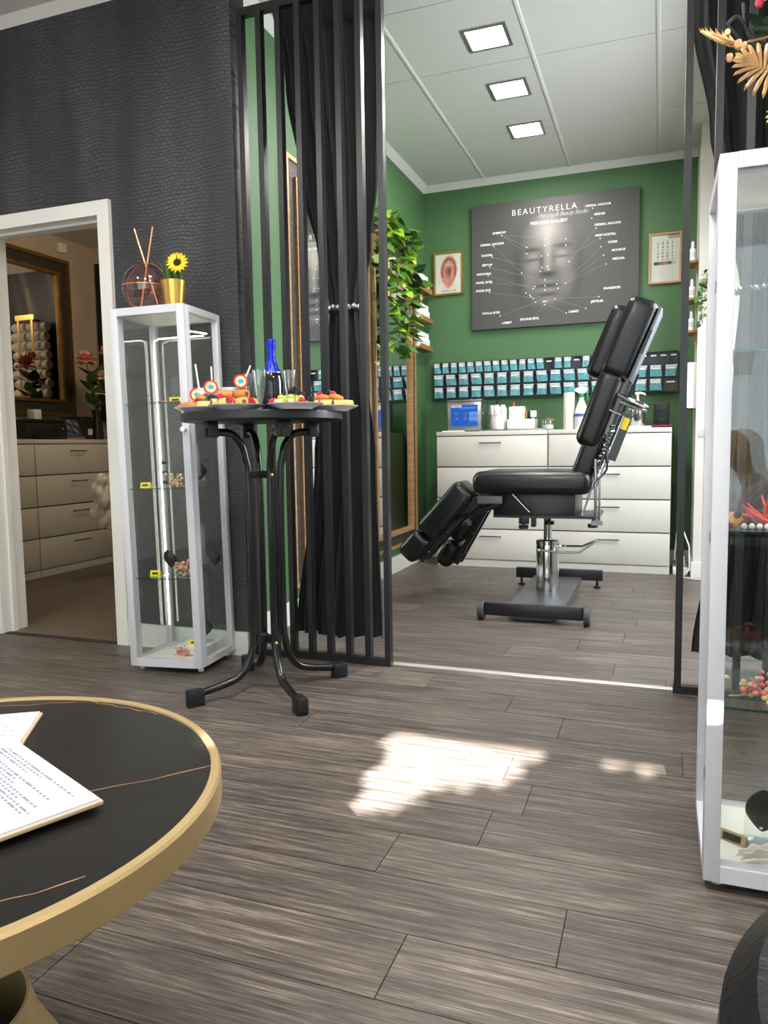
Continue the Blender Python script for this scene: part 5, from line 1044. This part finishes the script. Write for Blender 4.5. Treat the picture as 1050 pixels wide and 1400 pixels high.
for k in range(4): tag(obj('pearl', MB().ball((0, 0, 0), 0.0065, 10), 'pearl', M=inR(0.068+0.0145*k, 0.075, 0.7695)), 'small white pearl in the row before the red coral, ' + ordw(k, 4), 'pearl', 'pearls before the red coral')
t = thing('amber_shell', 'little amber shell brooch left of the red coral', 'shell', (0, 0, 0)); t.matrix_local = inR(0.052, 0.10, 0.763); WM[t.name] = inR(0.052, 0.10, 0.763)
for k in range(6):
    a = -0.9 + 0.36*k; obj('shell_rib', MB().tube([(0, 0, 0.004), (0.018*math.sin(a), 0.0, 0.006+0.026*math.cos(a))], [0.003, 0.006], 6), 'amber', t)
obj('stone', MB().ball((0.004, -0.004, 0.028), 0.009, 8, (1, 0.6, 0.8)), 'black_gloss', t)
posy('pink and cream dried flower branch on the lowest shelf of the right cabinet', inR(0.115, 0.10, 0.393), 40, 0.06, ['pink_flower', 'pink_flower', 'cream_flower'], rc, tall=0.06)
ear_stand('black ear display leaning on clear acrylic on the right cabinet floor', inR(0.125, 0.13, 0.05, 0.0), 0.3, 1.35)
t = thing('gold_tag', 'small gold brown price tag on the right cabinet floor', 'price tag', (0, 0, 0)); t.matrix_local = inR(0.07, 0.14, 0.05, -0.5); WM[t.name] = inR(0.07, 0.14, 0.05, -0.5)
obj('tag_body', MB().prism([(0.012, 0), (-0.012, 0), (-0.006, 0.02), (0.0, 0.02)], -0.03, 0.03, 'x'), 'gold_satin', t); obj('tag_plate', MB().prism([(-0.0118, 0.003), (-0.0072, 0.017), (-0.008, 0.017), (-0.0126, 0.003)], -0.02, 0.02, 'x'), 'black_plastic', t)
tag(obj('blue_card', MB().rbox((-0.05, -0.03, 0), (0.05, 0.03, 0.002), 0.0008, 2), pbr('card_blue', sc(196, 208, 230), 0.4), M=inR(0.155, 0.125, 0.05, -0.3)), 'pale blue card lying on the right cabinet floor', 'card')
t = thing('clam_shell', 'white ruffled clam shell on the right cabinet floor', 'shell', (0, 0, 0)); t.matrix_local = inR(0.115, 0.07, 0.05, 0.3); WM[t.name] = t.matrix_local.copy() if False else inR(0.115, 0.07, 0.05, 0.3)
for s_, nm in ((1, 'upper_valve'), (-1, 'lower_valve')):
    obj(nm, MB().grid(lambda u, v, s_=s_: ((0.045*v)*math.cos(PI*u) * (1+0.08*math.cos(u*30)), -0.02*v*math.sin(PI*u) - s_*0.012*v, 0.003 + 0.036*v*math.sin(PI*u)*(1+0.1*math.cos(u*30)) + (0.004 if s_ > 0 else 0)), 40, 8), pbr('shell_white', sc(240, 232, 218), 0.35, var=0.08, scale=30) if 'shell_white' not in MAT else 'shell_white', t, solid=0.002)

# ================================================================ gold leaf arrangement on the right cabinet
V0 = Vector((0.40, 1.83, h2_))
t = thing('dried_arrangement', 'vase of gilded palm leaves and black twigs on the right cabinet', 'arrangement', V0)
obj('vase', MB().lathe([(0, 0), (0.05, 0), (0.075, 0.05), (0.07, 0.11), (0.035, 0.16), (0.04, 0.18), (0.035, 0.18), (0.03, 0.16), (0, 0.15)], 28), 'porcelain', t)
pbr('leaf_gold', sc(188, 148, 102), 0.42, metal=0.7, var=0.2, scale=20); pbr('twig_black', sc(34, 35, 38), 0.6); pbr('bud_pink', sc(206, 60, 90), 0.5)
def frond(P0, P1, nrm, n, l, spread, curl=0.3):
    """palm fan: leaflets leave the rib from P0 to its tip P1"""
    P0, P1, nrm = Vector(P0), Vector(P1), Vector(nrm).normalized(); u = (P1-P0).normalized(); s_ = u.cross(nrm).normalized()
    rib = obj('leaf_rib', MB().tube([tuple(V0 + Vector((0, 0, 0.17))), tuple(P0.lerp(V0 + Vector((0, 0, 0.25)), 0.4) + Vector((0, 0, 0.02))), tuple(P0), tuple(P1)], [0.003, 0.003, 0.0025, 0.0015], 6), 'leaf_gold', t, world=True)
    for k in range(n):
        f = k/(n-1); q = P0.lerp(P1, f*0.9)
        for sg in (-1, 1):
            ang = spread*(1-f*0.92); dv = u*math.cos(ang) + s_*sg*math.sin(ang); ll = l*(0.7+0.3*math.sin(PI*(0.15+0.8*f))); wd = 0.0045
            m1 = q + dv*ll*0.5 + nrm*curl*ll*0.12; m2 = q + dv*ll*0.85 + nrm*curl*ll*0.02; tip = q + dv*ll - nrm*curl*ll*0.2; sd_ = dv.cross(nrm).normalized()*wd
            obj('leaflet', MB().add([q-sd_*0.5, q+nrm*0.001, q+sd_*0.5, m1-sd_, m1+nrm*0.003, m1+sd_, m2-sd_*0.8, m2+nrm*0.002, m2+sd_*0.8, tip], [(0,1,4,3),(1,2,5,4),(3,4,7,6),(4,5,8,7),(6,7,9),(7,8,9)]), 'leaf_gold', rib, world=True, sharp=None)
frond((0.205, 1.74, 1.675), (0.155, 1.73, 1.70), (-0.1, -1, 0.2), 9, 0.055, 2.3, 0.5)
frond((0.135, 1.76, 1.752), (0.085, 1.75, 1.775), (0.1, -0.7, 0.7), 7, 0.045, 0.9, -0.6)
frond((0.25, 1.75, 1.80), (0.20, 1.74, 1.83), (0.0, -0.8, 0.6), 8, 0.06, 1.0, 0.4)
frond((0.25, 1.74, 1.60), (0.215, 1.73, 1.585), (0.0, -1, 0.2), 7, 0.045, 1.8, 0.4)
for k, pts in enumerate(([(0.26, 1.79, 1.70), (0.20, 1.78, 1.735), (0.165, 1.78, 1.77), (0.135, 1.77, 1.81), (0.115, 1.77, 1.80)], [(0.22, 1.78, 1.73), (0.165, 1.78, 1.765), (0.15, 1.78, 1.80), (0.145, 1.78, 1.84)], [(0.25, 1.79, 1.68), (0.21, 1.78, 1.70), (0.19, 1.78, 1.745), (0.205, 1.78, 1.79)], [(0.19, 1.78, 1.75), (0.15, 1.78, 1.76), (0.125, 1.77, 1.785), (0.115, 1.77, 1.80)], [(0.24, 1.79, 1.72), (0.225, 1.78, 1.77), (0.235, 1.78, 1.82)])):
    obj('twig', MB().tube(smooth([tuple(V0 + Vector((-0.01, 0, 0.17))), (0.34, 1.82, 1.695)] + pts), 0.0034, 6), 'twig_black', t, world=True)
for k, (x, y, z, s) in enumerate(((0.185, 1.79, 1.79, 0.05), (0.21, 1.79, 1.76, 0.06), (0.17, 1.79, 1.74, 0.045), (0.22, 1.79, 1.80, 0.05), (0.15, 1.785, 1.76, 0.04), (0.20, 1.79, 1.72, 0.05))):
    obj('dark_leaf', LM['leaf_dark'], None, t, M=Matrix.Translation(-V0) @ look((x, y, z), (-0.6, -0.3, 0.5 - 0.2*k), 0.4*k, s))
for x, y, z, r, m_ in ((0.135, 1.745, 1.745, 0.009, 'leaf_gold'), (0.145, 1.745, 1.74, 0.008, 'leaf_gold'), (0.12, 1.75, 1.725, 0.008, 'leaf_gold'), (0.135, 1.75, 1.72, 0.007, 'leaf_gold'), (0.155, 1.745, 1.715, 0.009, 'leaf_gold'), (0.115, 1.75, 1.775, 0.006, 'cream_flower'), (0.173, 1.76, 1.825, 0.009, 'bud_pink')):
    obj('bud', MB().ball((x, y, z), r, 8, (1, 0.7, 1.2)), m_, t, world=True)

# ================================================================ coffee table with clipboards
TX, TY, TZ, TRD = -0.911, 0.68, 0.50, 0.39
t = thing('coffee_table', 'round black stone coffee table with a gold rim and pedestal', 'table', (TX, TY, 0))
obj('stone_top', MB().lathe([(0, TZ-0.03), (TRD-0.014, TZ-0.03), (TRD-0.014, TZ-0.003), (0, TZ-0.003)], 96), 'black_stone', t)
obj('rim', MB().lathe([(TRD-0.0145, TZ-0.043), (TRD-0.003, TZ-0.043), (TRD, TZ-0.04), (TRD, TZ-0.004), (TRD-0.003, TZ), (TRD-0.0135, TZ), (TRD-0.0145, TZ-0.002), (TRD-0.0145, TZ-0.043)], 96), 'gold_satin', t)
pbr('vein_copper', sc(168, 126, 96), 0.35)
for (x0, y0), (x1, y1) in (((-0.590, 0.885), (-0.95, 0.49)), ((-0.565, 0.60), (-0.75, 0.37)), ((-0.96, 1.05), (-0.80, 1.035)), ((-0.98, 1.04), (-1.2, 0.92))):
    a, b = Vector((x0-TX, y0-TY, TZ-0.0026)), Vector((x1-TX, y1-TY, TZ-0.0026)); n_ = (b-a).normalized().cross(Vector((0, 0, 1)))*0.0011
    ptsL, ptsR = [], []
    for k in range(13):
        q = a.lerp(b, k/12) + n_*2.5*math.sin(k*1.9+x0*9); ptsL.append(q+n_*(0.7+0.4*math.sin(k*2.3))); ptsR.append(q-n_*(0.7+0.4*math.sin(k*1.7)))
    obj('stone_vein', MB().add(ptsL+ptsR, [(k, k+1, 14+k, 13+k) for k in range(12)]), 'vein_copper', t, sharp=None)
obj('pedestal_column', MB().lathe([(0.028, 0.0), (0.028, TZ-0.035), (0.09, TZ-0.032), (0.09, TZ-0.03)], 32), 'gold_satin', t)
obj('pedestal_cone', MB().lathe([(0.205, 0.0), (0.205, 0.008), (0.175, 0.05), (0.13, 0.14), (0.116, 0.19), (0.112, 0.19), (0.125, 0.14), (0.17, 0.05), (0.198, 0.008), (0.195, 0.0)], 64), 'gold_satin', t)
def clipboard(label, corner, e1, e2, L1, L2, z, seed):
    e1 = Vector(e1 + (0,)).normalized(); e2 = (Vector(e2 + (0,)) - e1*Vector(e2 + (0,)).dot(e1)).normalized(); up = Vector((0, 0, 1)); C = Vector(corner + (z,))
    B = Matrix(((e1.x, e2.x, 0, C.x), (e1.y, e2.y, 0, C.y), (0, 0, 1, C.z), (0, 0, 0, 1)))
    t = thing('clipboard', label, 'clipboard', (0, 0, 0), 0, 'clipboards on the coffee table'); t.matrix_local = B; WM[t.name] = B.copy()
    obj('board', MB().rbox((-0.004, -0.004, 0.0), (L1+0.004, L2+0.004, 0.006), 0.002, 2), pbr('board_tan', sc(196, 174, 146), 0.5) if 'board_tan' not in MAT else 'board_tan', t)
    obj('clip', MB().rbox((L1-0.03, L2*0.3, 0.0075), (L1, L2*0.7, 0.016), 0.003, 2), 'steel', t)
    return t
def text_sheet(t, L1, L2, z, seed):
    rnd = random.Random(seed); ln = {}
    for k in range(34): ln[k] = (rnd.uniform(0.05, 0.2), rnd.uniform(0.5, 0.95), rnd.random() < 0.72)
    def fn(u, v):
        k = int(v*34); a, b, on = ln[min(33, k)]
        if on and 0.06 < v < 0.94 and (v*34) % 1 < 0.5 and 1-b < u < 1-a and math.sin(u*330+k*7)+math.sin(u*170+k) > -0.9: return (128, 128, 146)
        return (224, 227, 236)
    s = sheet('printed_sheet', L1, L2, 110, 102, fn, 'print_matt', t, Matrix.Translation((L1/2, L2/2, z)) @ Matrix.Rotation(-PI/2, 4, 'X'))
    return s
cb2 = clipboard('white clipboard form lying farther back on the coffee table', (-0.987, 0.963), (-0.84, -0.54), (0.54, -0.84), 0.30, 0.215, TZ-0.003, 1)
obj('paper_stack', MB().box((0.0, 0.0, 0.006), (0.298, 0.213, 0.0085)), 'paper_white', cb2)
text_sheet(cb2, 0.296, 0.211, 0.0088, 3)
cb1 = clipboard('white clipboard form with printed lines, overlapping the other on the coffee table', (-0.652, 0.722), (-0.914, 0.405), (-0.405, -0.914), 0.305, 0.22, TZ+0.0062, 2)
obj('paper_stack', MB().box((0.0, 0.0, 0.006), (0.30, 0.216, 0.0085)), 'paper_white', cb1)
text_sheet(cb1, 0.298, 0.214, 0.0088, 5)

# ================================================================ black tub chair close to the viewer
t = thing('tub_chair', 'black leather tub chair close to the viewer at lower right', 'chair', (0.305, 0.43, 0))
def shell(r0, r1, z0, z1, a0, a1, n=48):
    pf = [(r0, z0), (r1*0.985, z0), (r1, z0+0.04), (r1*1.0, z1-0.06), (r1*0.985, z1-0.02), ((r0+r1)/2+0.01, z1), ((r0+r1)/2-0.01, z1), (r0+0.004, z1-0.02), (r0, z1-0.06), (r0, z0)]
    b = MB().lathe(pf, n, a0=a0, a1=a1); m_ = len(pf); k = n*m_
    b.f.append(tuple(range(m_-1))); b.f.append(tuple(k+i for i in range(m_-1))[::-1]); return b
obj('back_shell', shell(0.205, 0.272, 0.14, 0.634, math.radians(70), math.radians(330)), 'leather', t)
obj('seat_cushion', MB().lathe([(0, 0.30), (0.19, 0.30), (0.2, 0.32), (0.2, 0.40), (0.185, 0.425), (0, 0.44)], 40), 'leather', t)
obj('seat_base', MB().lathe([(0, 0.14), (0.2, 0.14), (0.2, 0.30), (0, 0.30)], 40), 'leather', t)
for k in range(7):
    a = math.radians(95 + 35*k); obj('seam_piping', MB().tube([(0.2715*math.cos(a), 0.2715*math.sin(a), 0.19), (0.2715*math.cos(a), 0.2715*math.sin(a), 0.53)], 0.003, 6), 'leather', t)
for k in range(4):
    a = PI/4 + k*PI/2; obj('leg', MB().cyl((0.16*math.cos(a), 0.16*math.sin(a), 0), (0.15*math.cos(a), 0.15*math.sin(a), 0.14), 0.013, 0.018), 'black_metal', t)

# ================================================================ side room
dresser('beige lit chest of four drawers in the side room, under the black printer and flowers', 0.853, 1.03, 0.46, TR(-4.33, 4.745, 0, PI/2), 'chests of drawers in the side room', 'dresser_white')
dresser('chest of four drawers in the side room, mostly hidden by the left door jamb', 0.853, 1.03, 0.46, TR(-4.33, 3.888, 0, PI/2), 'chests of drawers in the side room', 'dresser_white')
SH = 1.03
t, i = framed('gold and dark framed mirror hanging above the side room drawers', 'hall_mirror', 'mirror', 3.95, 5.275, 1.235, 2.56, -4.83, [('outer_moulding', 0.03, 0.035, 'gold_dark'), ('dark_band', 0.085, 0.02, 'croc_frame'), ('inner_moulding', 0.025, 0.035, 'gold_dark')])
obj('mirror_glass', MB().box((-4.826, i[0], i[1]), (-4.818, i[2], i[3])), 'mirror', t, world=True)
def feather_print(u, v):
    g = 0.0
    for k in range(9):
        c = 0.08 + 0.10*k; x = u - c - 0.22*(v-0.5)**2*(1 if k % 2 else 0.6) - 0.10*(v-0.4); g += (0.5+0.5*math.sin(k*2.4))*math.exp(-(x/0.030)**2)*max(0, min(1, (v-0.28)*2.2))
    b = 26 + 88*min(1, g); o = 60*math.exp(-((u-0.42-0.1*(v-0.5))/0.012)**2)*(1 if 0.6 < v < 0.9 else 0)
    for cx_, cv_, rr0 in ((0.3, 0.25, 0.09), (0.55, 0.2, 0.07), (0.75, 0.3, 0.1)):
        rr1 = math.hypot(u-cx_, (v-cv_)*0.8); b += 110*math.exp(-((rr1-rr0)/0.008)**2)*(1 if u > cx_ else 0)
    return (b+o+2, b+o*0.6, b+4)
t = thing('feather_painting', 'dark painting with pale feather strokes on the far wall of the side room', 'painting', (-4.0, 5.598, 1.2))
obj('stretcher', MB().box((-0.78, -0.03, 0), (0.78, 0, 1.4)), 'black_cloth', t)
sheet('painted_face', 1.56, 1.4, 120, 100, feather_print, 'print_matt', t, Matrix.Translation((0, -0.031, 0.7)))
t = thing('towel_rack', 'brass wall rack holding rolled white towels, seen in the side room mirror', 'rack', (-4.17, 5.565, 1.43))
for x in (-0.10, 0.06): obj("rack_bar", MB().box((x-0.012, -0.17, 0), (x+0.012, -0.164, 0.74)).box((x-0.012, -0.17, -0.006), (x+0.012, 0, 0.0)), 'gold', t)
obj('rack_top', MB().box((-0.13, -0.172, 0.70), (0.09, -0.16, 0.745)).box((-0.02, -0.16, 0.71), (0.0, 0, 0.73)), 'gold', t)
tw = ['lowest', 'second lowest', 'third lowest', 'fourth lowest', 'fourth from the top', 'third from the top', 'second from the top', 'topmost']
for k in range(8):
    r = 0.043; z = 1.432 + r + k*0.086; rt_ = random.Random(k)
    tt = thing('rolled_towel', 'rolled white towel in the brass rack, the %s of the stack' % tw[k], 'towel', (-4.17, 5.48, z), 0, 'rolled towels in the brass rack')
    obj('towel_roll', MB().lathe([(0, -0.195), (r*0.9, -0.195), (r, -0.18), (r*1.0, 0.0), (r, 0.18), (r*0.9, 0.195), (0, 0.195)], 20, M=Matrix.Translation((rt_.uniform(-.015, .015), 0, 0)) @ Matrix.Rotation(PI/2, 4, 'Y')), 'cloth_white', tt)
t = thing('printer', 'black inkjet printer on the side room drawers', 'printer', (-4.57, 4.53, SH))
obj('printer_body', MB().rbox((-0.19, -0.2, 0.0), (0.16, 0.215, 0.125), 0.012, 3), 'black_plastic', t)
obj('scanner_lid', MB().rbox((-0.18, -0.19, 0.125), (0.15, 0.205, 0.155), 0.01, 3), 'black_gloss', t)
obj('paper_tray', MB().rbox((0.13, -0.16, 0.012), (0.2, 0.15, 0.03), 0.004, 2), 'black_gloss', t)
obj('control_strip', MB().box((0.155, 0.09, 0.06), (0.165, 0.2, 0.11)), 'black_gloss', t)
obj('button', MB().cyl((0.164, 0.16, 0.085), (0.168, 0.16, 0.085), 0.008), 'steel', t)
tag(obj('white_cube', MB().rbox((-4.60, 4.53, SH+0.155), (-4.53, 4.605, SH+0.235), 0.004, 2), 'paper_white'), 'small white cube standing on the black printer', 'box')
t = thing('photo_stand', 'tilted colour photo on a wooden stand beside the printer', 'photo', (-4.48, 4.86, SH))
obj('wooden_base', MB().rbox((-0.02, -0.10, 0), (0.05, 0.10, 0.022), 0.003, 2), 'shelf_wood', t)
def photo_print(u, v):
    b = 40 + 120*abs(math.sin(u*9+v*4)*math.sin(v*7+u*3)); return (b*0.8, b*0.85, b) if v > 0.14 else (40, 80, 180)
PMt = Matrix.Translation((0.0, 0, 0.095)) @ Matrix.Rotation(PI/2, 4, 'Z') @ Matrix.Rotation(-0.35, 4, 'X')
obj('photo_panel', MB().box((-0.095, 0.001, -0.075), (0.095, 0.006, 0.075), M=PMt), 'black_plastic', t)
sheet('photo_print', 0.18, 0.14, 30, 24, photo_print, 'print_gloss', t, PMt)
t = thing('black_box', 'black open storage box with a white cup print on the side room drawers', 'box', (-4.56, 5.05, SH))
obj('box_body', MB().rbox((-0.1, -0.10, 0), (0.1, 0.035, 0.19), 0.004, 2), 'black_plastic', t); obj('print_patch', MB().box((0.1, -0.025, 0.04), (0.102, 0.025, 0.09)), 'label_grey', t)
t = thing('flower_vase', 'dark vase of pink peonies beside the mirror in the side room', 'flowers', (-4.48, 5.165, SH))
obj('vase', MB().lathe([(0, 0), (0.045, 0), (0.05, 0.03), (0.035, 0.2), (0.045, 0.25), (0.04, 0.25), (0.03, 0.2), (0, 0.19)], 24), pbr('vase_dark', sc(46, 36, 30), 0.2), t)
pbr('peony', sc(240, 170, 160), 0.6, var=0.15, scale=30); pbr('peony_pale', sc(244, 206, 190), 0.6, var=0.1, scale=30)
def peony(c, r, mat, nm):
    c = Vector(c); st = obj('stem', MB().tube([(0, 0, 0.2), tuple(c*0.5 + Vector((0, 0, 0.12))), tuple(c)], 0.004, 6), 'grass_b', t)
    for ly, (n_, el) in enumerate(((7, 0.1), (7, 0.55), (6, 0.95), (4, 1.3))):
        for k in range(n_):
            a = 2*PI*(k+0.5*ly)/n_; dv = Vector((math.cos(a)*math.cos(el), math.sin(a)*math.cos(el), math.sin(el)))
            obj('petal', MB().leaf(tuple(c - Vector((0, 0, r*0.3)) + dv*r*0.15), dv, (0, 0, 1) if ly < 3 else (1, 0, 0), r*1.05, r*0.95, 0.45), mat, st, sharp=None)
peony((-0.01, -0.09, 0.66), 0.095, 'peony', 'a'); peony((0.02, 0.035, 0.53), 0.085, 'peony_pale', 'b'); peony((0.01, 0.0, 0.40), 0.07, 'peony_pale', 'c'); peony((0.06, 0.06, 0.74), 0.06, 'peony', 'd'); peony((-0.07, 0.02, 0.50), 0.06, 'peony_pale', 'e')
for k in range(14):
    a = k*2.4; q = (0.03*math.cos(a), 0.03*math.sin(a)-0.01, 0.27+0.022*k); obj('leaf', LM['leaf_mid' if k % 3 else 'leaf_dark'], None, t, M=look(q, (math.cos(a), math.sin(a), 0.9), 0.3, 0.13))
t = thing('fur_chair', 'dark chair draped with cream fur, partly hidden by the door jamb', 'chair', (-3.58, 4.68, 0))
for sx in (-1, 1):
    for sy in (-1, 1): obj('leg', MB().cyl((0.17*sx, 0.17*sy, 0), (0.16*sx, 0.16*sy, 0.43), 0.012), 'black_metal', t)
obj('seat', MB().rbox((-0.2, -0.2, 0.43), (0.2, 0.2, 0.49), 0.02, 3), 'black_cloth', t)
obj('backrest', MB().rbox((-0.2, -0.2, 0.47), (-0.15, 0.2, 0.80), 0.02, 3), 'black_cloth', t)
rq = random.Random(3)
fur = MB()
for k in range(46):
    q = (-0.235 + rq.gauss(0, 0.02), -0.17 + rq.gauss(0, 0.07), 0.60 + rq.uniform(-0.2, 0.16)); fur.ball(q, rq.uniform(0.035, 0.055), 8, (0.8, 1.0, 1.25))
f_ = obj('fur_throw', fur, 'fur_cream', t); md = f_.modifiers.new('blend', 'REMESH'); md.mode = 'VOXEL'; md.voxel_size = 0.012; md.use_smooth_shade = True
tag(obj('wall_sensor', MB().rbox((-4.83, 5.17, 2.62), (-4.79, 5.25, 2.70), 0.006, 2), 'white_plastic'), 'small white box high on the side room wall', 'sensor')
# ================================================================ seated person by the shop window (seen only as a reflection in the right cabinet)
def skinned(name, verts, edges, mat, parent=None, root=0, sub=2):
    """verts: (x, y, z, radius)"""
    me = bpy.data.meshes.new(name); me.from_pydata([v[:3] for v in verts], edges, []); me.materials.append(MAT[mat])
    o = bpy.data.objects.new(name, me); link(o, parent)
    o.modifiers.new('skin', 'SKIN')
    if not me.skin_vertices: me.attributes.new('skin', 'FLOAT', 'POINT')
    for i, v in enumerate(verts):
        s = me.skin_vertices[0].data[i]; s.radius = (v[3], v[4] if len(v) > 4 else v[3]); s.use_root = (i == root)
    m = o.modifiers.new('round', 'SUBSURF'); m.levels = sub; m.render_levels = sub
    for md in o.modifiers:
        if md.type == 'SKIN': md.use_smooth_shade = True
    return o
pbr('skin_tone', sc(222, 176, 150), 0.5, var=0.05, scale=20); pbr('jacket_pale', sc(226, 230, 236), 0.35, bump=0.3, bscale=18); pbr('denim', sc(54, 62, 82), 0.8, bump=0.2, bscale=120); pbr('hair_blond', sc(196, 164, 112), 0.5, var=0.3, scale=60, stretch=(8, 8, 1)); pbr('shoe_white', sc(220, 218, 212), 0.5); pbr('lip', sc(178, 92, 88), 0.4); pbr('eye_dark', sc(40, 34, 30), 0.2)
PX, PY = 0.62, -0.92
pf = thing('pouf', 'low round black pouf by the shop window', 'pouf', (PX, PY, 0))
obj('cushion', MB().lathe([(0, 0.0), (0.22, 0.0), (0.24, 0.03), (0.24, 0.24), (0.22, 0.28), (0, 0.29)], 36), 'leather', pf)
obj('piping', MB().tube([(0.235*math.cos(2*PI*k/36), 0.235*math.sin(2*PI*k/36), 0.262) for k in range(36)], 0.006, 6, closed=True), 'black_plastic', pf)
pe = thing('person', 'person in a pale shiny jacket with long blond hair, seated leaning forward', 'person', (PX, PY, 0))
def arm_chain(s):                                       # s = -1 or 1: side in Y, local coordinates
    return [(-0.14, 0.155*s, 0.66, 0.05), (-0.19, 0.22*s, 0.50, 0.042), (-0.22, 0.23*s, 0.42, 0.04), (-0.32, 0.15*s, 0.44, 0.033), (-0.40, 0.085*s, 0.465, 0.026)]
V = [(0, 0, 0.37, 0.115, 0.14), (-0.03, 0, 0.47, 0.105, 0.13), (-0.08, 0, 0.58, 0.11, 0.14), (-0.13, 0, 0.67, 0.10, 0.13), (-0.175, 0, 0.75, 0.05), (-0.205, 0, 0.80, 0.052), (-0.235, 0, 0.855, 0.082, 0.075), (-0.245, 0, 0.915, 0.085, 0.078), (-0.235, 0, 0.955, 0.055)]
E_ = [(i, i+1) for i in range(8)]
for s in (-1, 1):
    k = len(V); V += arm_chain(s); E_ += [(3, k)] + [(k+i, k+i+1) for i in range(4)]
    w_ = k+4; hx, hy, hz = -0.45, 0.065*s, 0.475
    V.append((hx, hy, hz, 0.026, 0.018)); E_.append((w_, w_+1)); h_ = w_+1
    for f, (dx, dy, dz, ln) in enumerate(((-0.045, 0.030, -0.002, 0.030), (-0.052, 0.012, 0.0, 0.034), (-0.052, -0.006, 0.0, 0.032), (-0.046, -0.022, -0.002, 0.026))):
        q = len(V); V += [(hx+dx*0.75, hy+dy*s, hz+dz, 0.0095), (hx+dx-0.02, hy+dy*s, hz-0.012, 0.0085), (hx+dx-ln*0.8, hy+dy*s, hz-0.034, 0.007)]; E_ += [(h_, q), (q, q+1), (q+1, q+2)]
    q = len(V); V += [(hx+0.01, hy-0.035*s, hz+0.008, 0.011), (hx-0.018, hy-0.052*s, hz+0.002, 0.0095), (hx-0.04, hy-0.05*s, hz-0.008, 0.008)]; E_ += [(h_, q), (q, q+1), (q+1, q+2)]
for s in (-1, 1):
    k = len(V); V += [(-0.04, 0.10*s, 0.37, 0.085), (-0.22, 0.12*s, 0.395, 0.07), (-0.40, 0.12*s, 0.405, 0.056), (-0.40, 0.12*s, 0.24, 0.052), (-0.37, 0.12*s, 0.09, 0.036), (-0.42, 0.12*s, 0.045, 0.036), (-0.50, 0.125*s, 0.035, 0.03)]; E_ += [(0, k)] + [(k+i, k+i+1) for i in range(6)]
skinned('body', V, E_, 'skin_tone', pe)
JV = [(0.0, 0, 0.385, 0.135, 0.155), (-0.03, 0, 0.47, 0.128, 0.15), (-0.08, 0, 0.58, 0.13, 0.16), (-0.13, 0, 0.675, 0.118, 0.15), (-0.165, 0, 0.735, 0.075)]; JE = [(0, 1), (1, 2), (2, 3), (3, 4)]
for s in (-1, 1):
    k = len(JV); JV += [(v[0], v[1], v[2], v[3]+0.018) for v in arm_chain(s)]; JE += [(3, k)] + [(k+i, k+i+1) for i in range(4)]
skinned('jacket', JV, JE, 'jacket_pale', pe)
for s in (-1, 1):
    skinned('trouser_leg', [(-0.03, 0.095*s, 0.37, 0.1), (-0.22, 0.12*s, 0.395, 0.083), (-0.405, 0.12*s, 0.405, 0.068), (-0.40, 0.12*s, 0.24, 0.064), (-0.372, 0.12*s, 0.10, 0.052)], [(0, 1), (1, 2), (2, 3), (3, 4)], 'denim', pe)
    obj('shoe', MB().rbox((-0.555, 0.12*s-0.045, 0.0), (-0.32, 0.12*s+0.045, 0.085), 0.035, 4), 'shoe_white', pe)
HC = Vector((-0.24, 0, 0.90))
hair = MB().grid(lambda u, v: tuple(HC + Vector((0.012 + 0.098*math.cos(2*PI*u)*math.sin(PI*(0.03+0.6*v)), 0.092*math.sin(2*PI*u)*math.sin(PI*(0.03+0.6*v)), 0.10*math.cos(PI*(0.03+0.6*v))))) if math.cos(2*PI*u) > -0.75 or v < 0.45 else tuple(HC + Vector((-0.06, 0.06*math.sin(2*PI*u), 0.06))), 32, 14, True)
obj('hair', hair, 'hair_blond', pe, solid=0.012)
for k in range(9):
    a = -1.5 + 0.375*k; obj('hair_lock', MB().tube(smooth([HC + Vector((0.09*math.cos(a)*0.9, 0.088*math.sin(a), 0.03)), HC + Vector((0.10*math.cos(a), 0.10*math.sin(a), -0.07)), HC + Vector((0.09*math.cos(a)+0.03, 0.10*math.sin(a), -0.17)), HC + Vector((0.06*math.cos(a)+0.05, 0.09*math.sin(a), -0.23))]), [0.026]*6+[0.022]*5+[0.016]*4+[0.008], 8), 'hair_blond', pe)
obj('nose', MB().ball((-0.333, 0, 0.885), 0.014, 8, (1.0, 0.75, 1.3)), 'skin_tone', pe); obj('mouth', MB().ball((-0.322, 0, 0.850), 0.017, 8, (0.4, 1.1, 0.35)), 'lip', pe)
for s in (-1, 1):
    obj('eye', MB().ball((-0.316, 0.03*s, 0.905), 0.010, 8, (0.6, 1.2, 0.6)), 'eye_dark', pe); obj('ear', MB().ball((-0.235, 0.083*s, 0.89), 0.022, 8, (0.7, 0.3, 1.2)), 'skin_tone', pe)
